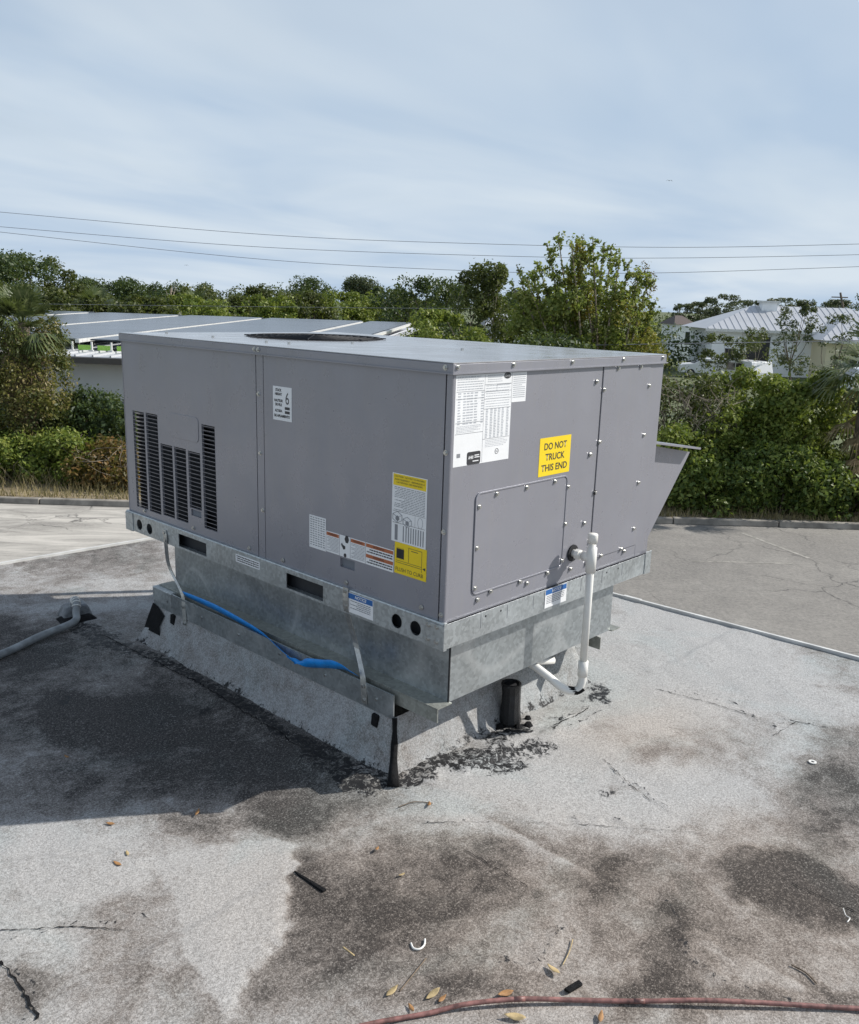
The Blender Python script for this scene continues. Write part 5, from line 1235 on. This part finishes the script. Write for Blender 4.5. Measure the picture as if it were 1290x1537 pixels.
# ---- left shrubs
shrub(88, 215, 588, 25.6, 'lf_dark', 601, 'dark green shrub against the grey wall, beside the louvered end', 14000, .12, 1.1)
shrub(-60, 40, 560, 26.5, 'lf_dark', 606, 'dark shrub half hidden behind the shaggy palm', 9000, .13, 1.2)
shrub(-70, 60, 655, 23.6, 'lf_bright', 602, 'bright green weedy hedge at the foot of the shaggy palm', 11000, .11, 1.0)
shrub(50, 150, 650, 23.6, 'lf_bright', 603, 'bright green weedy hedge to the right of the shaggy palm', 11000, .11, 1.0)
shrub(125, 225, 664, 23.2, 'lf_rust', 604, 'rusty brown-green shrub next to the louvered end of the unit', 8500, .11, .9, 'overgrown_shrub', None, 40)
def dry_grass():
    r = np.random.default_rng(8); n = 15000; u = r.uniform(-20, 21, n); f = 21.3+3.2*r.random(n)**1.6
    P_ = np.stack([CAM[0]+R2[0]*u+F2[0]*f, CAM[1]+R2[1]*u+F2[1]*f, np.full(n, ZL+.10)], 1); h = (.12+.50*r.random(n)*np.clip((f-21.2)/1.6, .12, 1))[:, None]
    ln = r.normal(size=(n, 3))*.35; ln[:, 2] = 1; sd = np.stack([np.cos(r.random(n)*6.28), np.sin(r.random(n)*6.28), np.zeros(n)], 1)*.010
    a = P_-sd; b = P_+sd; c = P_+ln*h+sd*.2; d = P_+ln*h-sd*.2
    o = bpy.data.objects.new('dry_grass', quads('dry_grass', np.stack([a, b, c, d], 1).reshape(-1, 3), M['straw'])); COL.objects.link(o); tag(o, 'dry straw-coloured grass along the verge behind the kerb', 'grass', None, 'stuff')
dry_grass()
mb = MB(); rq = random.Random(21)
for k in range(90):
    px = rq.uniform(0, 200); a = np.array(gz(px, 22.7+rq.random())); a[2] = ZL+.1; b_ = a+np.array((rq.uniform(-.5,.5), rq.uniform(-.5,.5), rq.uniform(.2,.8))); limb(mb, a, b_, .010, .003, rq, .3)
wb = mb.build('dry_brush', M['barkpale'], None, True); tag(wb, 'tangle of dry grey twigs below the left shrubs', 'brush', None, 'stuff')
# ---- young pines in front of the white building
for i, (px, pt, f, lab) in enumerate(((1172,458,46,'sparse young pine in front of the white building wall'), (1235,472,42,'thin leaning young pine beside the cream wing'))):
    h = size_at(px, pt, f); clump_tree('young_pine', lab, gz(px, f), h, 3.0 if i == 0 else 2.0, 'lf_pine', 700+i, 26 if i == 0 else 15, 2600 if i == 0 else 1000, .13, 'bark', .07, .40, None, 'pine', 1, .065)
clump_tree('small_tree', 'small open tree in front of the dark doorway of the white building', gz(1118, 62), size_at(1118, 492, 62), 3.2, 'lf_olive', 710, 16, 1700, .17, 'barkpale', .06, .3, None, 'tree', 2, .13)
clump_tree('small_tree', 'small grey-leaved tree at the left end of the white building', gz(1060, 64), size_at(1060, 500, 64), 4.0, 'lf_olive', 711, 16, 2200, .17, 'barkpale', .06, .3, None, 'tree', 2, .13)

# ================================================================== BUILDINGS
def frame(o, origin, yaw):
    mt = Matrix.Identity(4); s, c = math.sin(yaw), math.cos(yaw)
    mt[0][0], mt[1][0] = c, -s; mt[0][1], mt[1][1] = s, c; mt[0][3], mt[1][3], mt[2][3] = origin; o.matrix_world = mt
# grey building with solar roof: frame u = lateral, v = depth, yaw 52.4 degrees
SB = thing('solar_roof_building', 'long low grey building with white metal roof behind the palm', 'building', (CAM[0], CAM[1], ZL)); frame(SB, (CAM[0], CAM[1], ZL), RAD(52.4))
def loc(name, mb, mat, root, bevel=0, smooth=False, label=None):
    o = mb.build(name, mat, root, smooth, bevel, label); return o
U0, U1, D0, D1 = -62, -6.2, 28.6, 55.5
def rz(d): return (CAM[2]-ZL)-2.03+(d-28)/28*.54
loc('wall', MB().box(U0, D0, 1.55, U1-.6, D0+.25, rz(D0)-.2), M['wallg'], SB)
loc('dark_wall_band', MB().box(U0, D0-.02, 0, U1-.6, D0+.25, 1.548), M['walld'], SB)
loc('wall', MB().box(U1-.85, D0+.26, 0, U1-.6, D1-.5, rz(D0)-.2), M['wallg'], SB)
rfm = loc('roof', MB().hexa([(U0, 27.9, rz(27.9)-.10), (U1, 27.9, rz(27.9)-.10), (U1, D1, rz(D1)-.10), (U0, D1, rz(D1)-.10), (U0, 27.9, rz(27.9)), (U1, 27.9, rz(27.9)), (U1, D1, rz(D1)), (U0, D1, rz(D1))]), M['mroof'], SB)
loc('gutter', MB().box(U0, 27.75, rz(27.9)-.22, U1, 27.92, rz(27.9)-.02), simple('brown_gutter', (.10, .09, .08), .6), SB)
me_r = None
for i in range(92):
    u = U0+.3+i*.605
    o = loc('roof_rib', MB().hexa([(u-.03, 27.9, rz(27.9)+.001), (u+.03, 27.9, rz(27.9)+.001), (u+.03, D1, rz(D1)+.001), (u-.03, D1, rz(D1)+.001), (u-.02, 27.9, rz(27.9)+.06), (u+.02, 27.9, rz(27.9)+.06), (u+.02, D1, rz(D1)+.06), (u-.02, D1, rz(D1)+.06)]), M['mroof'], rfm) if i % 1 == 0 else None
    if o: o.parent = rfm
# solar rows: strips running away from us, with pale gaps
strips = [(-40.5,-36.2),(-35.8,-31.3),(-30.9,-26.3),(-25.7,-20.7),(-20.2,-15.6),(-15.1,-9.5),(-9.0,-6.6)]
names = ['farthest from the unit', 'sixth from the roof end', 'fifth from the roof end', 'fourth from the roof end', 'third from the roof end', 'second from the roof end', 'at the roof end by the small tree']
for (a, b_), nm in zip(strips, names):
    t = thing('solar_array', 'dark solar panel strip on the white roof, '+nm, 'solar panels', (0,0,0), 'solar strips on the white roof'); frame(t, (CAM[0], CAM[1], ZL), RAD(52.4))
    d0 = 30.2; k = 0
    while d0 < 51.5:
        d1 = d0+2.9; z0, z1_ = rz(d0)+.36, rz(d1)+.36
        p = loc('panel', MB().hexa([(a, d0, z0), (b_, d0, z0), (b_, d1-.04, z1_), (a, d1-.04, z1_), (a, d0, z0+.05), (b_, d0, z0+.05), (b_, d1-.04, z1_+.05), (a, d1-.04, z1_+.05)]), M['solar'], t)
        d0 = d1
    loc('rail', MB().hexa([(b_+.14, 29.8, rz(29.8)+.30), (b_+.28, 29.8, rz(29.8)+.30), (b_+.28, 52, rz(52)+.30), (b_+.14, 52, rz(52)+.30), (b_+.14, 29.8, rz(29.8)+.42), (b_+.28, 29.8, rz(29.8)+.42), (b_+.28, 52, rz(52)+.42), (b_+.14, 52, rz(52)+.42)]), M['trim'], t)
for i in range(9):
    u = -18.2+i*.70
    t = thing('roof_clip', 'white bracket under the front edge of the solar panels', 'bracket', (0,0,0), 'brackets at the solar edge'); frame(t, (CAM[0], CAM[1], ZL), RAD(52.4))
    loc('post', MB().box(u, 29.4, rz(29.4)+.065, u+.05, 29.46, rz(29.4)+.37), M['trim'], t); loc('foot', MB().box(u-.05, 29.3, rz(29.4)+.062, u+.12, 29.39, rz(29.4)+.10), M['trim'], t)
    if i > 3:
        o = MB().box(u+.14, 29.6, rz(29.6)+.07, u+.60, 29.63, rz(29.6)+.24).build('lime_sheet', M['lime']); frame(o, (CAM[0], CAM[1], ZL), RAD(52.4)); tag(o, 'lime green sheet showing under the solar panel edge', 'sheet', 'lime sheets under the solar edge')
# white hipped building on the right
WBf = 75.0
o0 = gz(1045, WBf); WB = thing('white_building', 'white single-storey building with pale hipped metal roof beyond the hedge', 'building', o0); frame(WB, (o0[0], o0[1], ZL), YAW+RAD(4))
k_ = WBf/FPX
wl = (1345-1045)*k_; eave = CAM[2]-ZL-WBf*(493-470)/FPX; rdg = eave+2.0
loc('wall', MB().box(.3, 0, 0, wl, 9, eave), M['wallw'], WB)
dr0, dr1 = (1100-1045)*k_, (1133-1045)*k_
dd = loc('doorway', MB().box(dr0, -.05, 0, dr1, .02, eave-.55), M['glass'], WB); loc('frame', MB().box(dr0-.12, -.07, eave-.548, dr1+.12, .03, eave-.40), M['trim'], dd)
w_ = loc('window', MB().box(1.4, -.04, 1.0, 2.2, .02, 2.2), M['glass'], WB); loc('frame', MB().box(1.3, -.06, .9, 2.3, .018, .99), M['trim'], w_)
def hip(x0, x1, y0, y1, z, zr, root, inset):
    ym = (y0+y1)/2; a, b_, c, d = (x0,y0,z), (x1,y0,z), (x1,y1,z), (x0,y1,z); e, f_ = (x0+inset, ym, zr), (x1-inset, ym, zr); mb = MB()
    n = 0; mb.v += [a, b_, c, d, e, f_]; mb.f += [(0,1,5,4), (1,2,5), (2,3,4,5), (3,0,4), (3,2,1,0)]; r_ = loc('roof', mb, M['mroof'], root)
    x = x0+.25
    while x < x1-.2:       # standing seams on the front slope
        ft = min(1, (x-x0)/inset, (x1-x)/inset); p0 = Vector((x, y0, z+.01)); p1 = Vector((x, y0+(ym-y0)*ft, z+(zr-z)*ft+.01))
        if ft > .04: loc('seam', MB().tube([p0, p1], .04, 4), M['mroof'], r_)
        x += .55
    loc('fascia', MB().box(x0, y0-.06, z-.22, x1, y0-.005, z-.004), M['trim'], r_); return r_
r1 = hip(-.5, wl+.6, -.6, 9.6, eave, rdg, WB, 5.0)
ch = loc('roof_vent', MB().box(5.0, 3.4, rdg-.9, 6.3, 4.4, rdg+.25), M['wallw'], WB); loc('vent_cap', MB().box(4.85, 3.25, rdg+.252, 6.45, 4.55, rdg+.42), M['trim'], ch)
loc('downpipe', MB().box(2.7, -.10, 0, 2.82, -.01, eave-.25), M['trim'], WB)
o1 = gz(1212, WBf-4); CW = thing('cream_building', 'cream-walled wing with ribbed metal roof right of the white building', 'building', o1); frame(CW, (o1[0], o1[1], ZL), YAW+RAD(4))
e2 = eave-.55
loc('wall', MB().box(.3, 0, 0, 14, 9, e2), M['cream'], CW)
for x in (2.2, 4.2, 7.0):
    w_ = loc('window', MB().box(x, -.04, 1.2, x+1.2, .02, 2.4), M['glass'], CW); loc('frame', MB().box(x-.08, -.06, 1.1, x+1.28, .018, 1.195), M['trim'], w_)
    loc('mullion', MB().box(x+.57, -.05, 1.2, x+.63, -.041, 2.4), M['trim'], w_)
hip(-.4, 15, -.6, 8, e2, rdg-.45, CW, 3.4)
# small houses glimpsed through the trees
for (px0, px1, py0, f, mt, lab) in ((722, 772, 488, 70, 'wallw', 'small pale blue-white house glimpsed left of the vine-hung tree'), (996, 1022, 486, 95, 'brick', 'small brown-roofed house glimpsed right of the vine-hung tree')):
    o0 = gz(px0, f); hs_ = thing('house', lab, 'house', o0); frame(hs_, (o0[0], o0[1], ZL), YAW); wd = (px1-px0)*f/FPX; ev = size_at(px0, py0, f)
    loc('wall', MB().box(0, 0, 0, wd, 6, ev), M['wallw'], hs_); hip_ = MB(); hip_.v += [(-.3,-.3,ev),(wd+.3,-.3,ev),(wd+.3,6.3,ev),(-.3,6.3,ev),(wd*.3,3,ev+.9),(wd*.7,3,ev+.9)]; hip_.f += [(0,1,5,4),(1,2,5),(2,3,4,5),(3,0,4),(3,2,1,0)]; loc('roof', hip_, M['brick'] if mt == 'brick' else M['mroof'], hs_)
    loc('window', MB().box(wd*.55, -.03, ev*.45, wd*.8, .02, ev*.8), M['glass'], hs_)
# parked vehicles
def van(px, f, label, yaw, length=4.6, h=1.85, name='parked_van', cat='van'):
    o0 = gz(px, f); t = thing(name, label, cat, o0); frame(t, (o0[0], o0[1], ZL), yaw); w = 1.8
    prof = [(0,.35),(0,.95),(.25,1.02),(1.05,1.10),(1.75,h-.05),(2.0,h),(length-.25,h),(length,1.1),(length,.35)]
    body = loc('body', MB().prism(prof, [], lambda a, b, d: (a, d, b), -w/2, w/2), M['carw'], t, .05)
    loc('windscreen', MB().hexa([(1.02,-w/2+.12,1.14),(1.02,w/2-.12,1.14),(1.08,w/2-.12,1.12),(1.08,-w/2+.12,1.12),(1.66,-w/2+.18,h-.10),(1.66,w/2-.18,h-.10),(1.74,w/2-.18,h-.12),(1.74,-w/2+.18,h-.12)]), M['glass'], t)
    for s_ in (-1, 1):
        for (a, b_) in ((1.85, 2.75), (2.85, 3.7)): loc('side_window', MB().box(a, s_*w/2-.012, 1.15, b_, s_*w/2+.012, h-.18), M['glass'], t)
        for x in (.85, length-.9):
            wl_ = loc('wheel', MB().tube([(x, s_*(w/2-.2), .33), (x, s_*(w/2+.02), .33)], .33, 16), M['tyre'], t); loc('rim', MB().tube([(x, s_*(w/2+.015), .33), (x, s_*(w/2+.03), .33)], .19, 12), M['zinc'], wl_)
        loc('headlight', MB().box(-.02, s_*.62-.15, .72, .03, s_*.62+.15, .88), M['white'], t)
    return t
van(1064, 66, 'white van parked in front of the white building, above the hedge', YAW+RAD(68))
van(1005, 72, 'white car parked left of the van, partly behind the unit', YAW+RAD(8), 4.4, 1.5, 'parked_car', 'car')
van(1222, 58, 'white van parked in front of the cream wing, behind the thin pine', YAW+RAD(10), 4.8, 1.9)

# ================================================================== WIRES, POLE, BIRDS
def wire(pts, f, r, label):
    P_ = [tuple(at(a, b_, f)) for a, b_ in pts]; tag(MB().tube(bez(P_, 10), r, 5).build('power_line', M['wire'], None, True), label, 'power line')
wire([(-300,290),(0,318),(400,352),(700,365),(1010,371),(1290,366),(1600,356)], 46, .012, 'topmost of the three power lines crossing the sky')
wire([(-300,313),(0,340),(400,371),(790,385),(1010,387),(1290,382),(1600,372)], 46, .012, 'middle of the three power lines crossing the sky')
wire([(-300,312),(0,348),(400,389.5),(700,406),(850,409.5),(1010,409),(1290,400),(1600,388)], 46, .012, 'lowest of the three power lines crossing the sky')
wire([(500,521),(800,519),(1000,516),(1220,512.5),(1290,511),(1600,505)], 29, .014, 'dark cable low in front of the white building')
wire([(-200,450),(60,456),(560,462),(780,463),(1000,462)], 60, .014, 'faint cable running in front of the far wood')
pb = gz(1259, 100); pt_ = at(1262, 439, 100)
pl = thing('utility_pole', 'leaning wooden utility pole among the pines behind the cream wing', 'pole', pb)
child('shaft', MB().tube([pb, tuple(pt_)], [.16, .11], 10), M['bark'], pl, True); child('cross_arm', MB().tube([tuple(pt_+np.array((-R2[0]*.9, -R2[1]*.9, -.5))), tuple(pt_+np.array((R2[0]*.9, R2[1]*.9, -.5)))], .06, 6), M['bark'], pl)
def bird(px, py, f, span, label):
    c = at(px, py, f); rr_ = Vector((R2[0], R2[1], 0)); ff = Vector((F2[0], F2[1], 0)); up_ = Vector((0,0,1)); mb = MB()
    mb.tube([Vector(c)-ff*span*.22, Vector(c)-ff*span*.1, Vector(c)+ff*span*.05, Vector(c)+ff*span*.2], [span*.01, span*.055, span*.05, span*.012], 8)
    for s_ in (-1, 1):
        a = Vector(c); e = a+rr_*s_*span*.25+up_*span*.10; g = a+rr_*s_*span*.5-up_*span*.06
        for p, q_ in ((a, e), (e, g)): mb.hexa([p-ff*span*.09, q_-ff*span*.06, q_+ff*span*.05, p+ff*span*.08, p-ff*span*.09+up_*span*.02, q_-ff*span*.06+up_*span*.015, q_+ff*span*.05+up_*span*.015, p+ff*span*.08+up_*span*.02])
    tag(mb.build('bird', M['print'], None, True), label, 'bird')
bird(1005, 271, 60, .42, 'dark bird with bent wings gliding high in the open sky')
bird(280, 398, 110, .5, 'tiny bird low in the sky above the far wood')
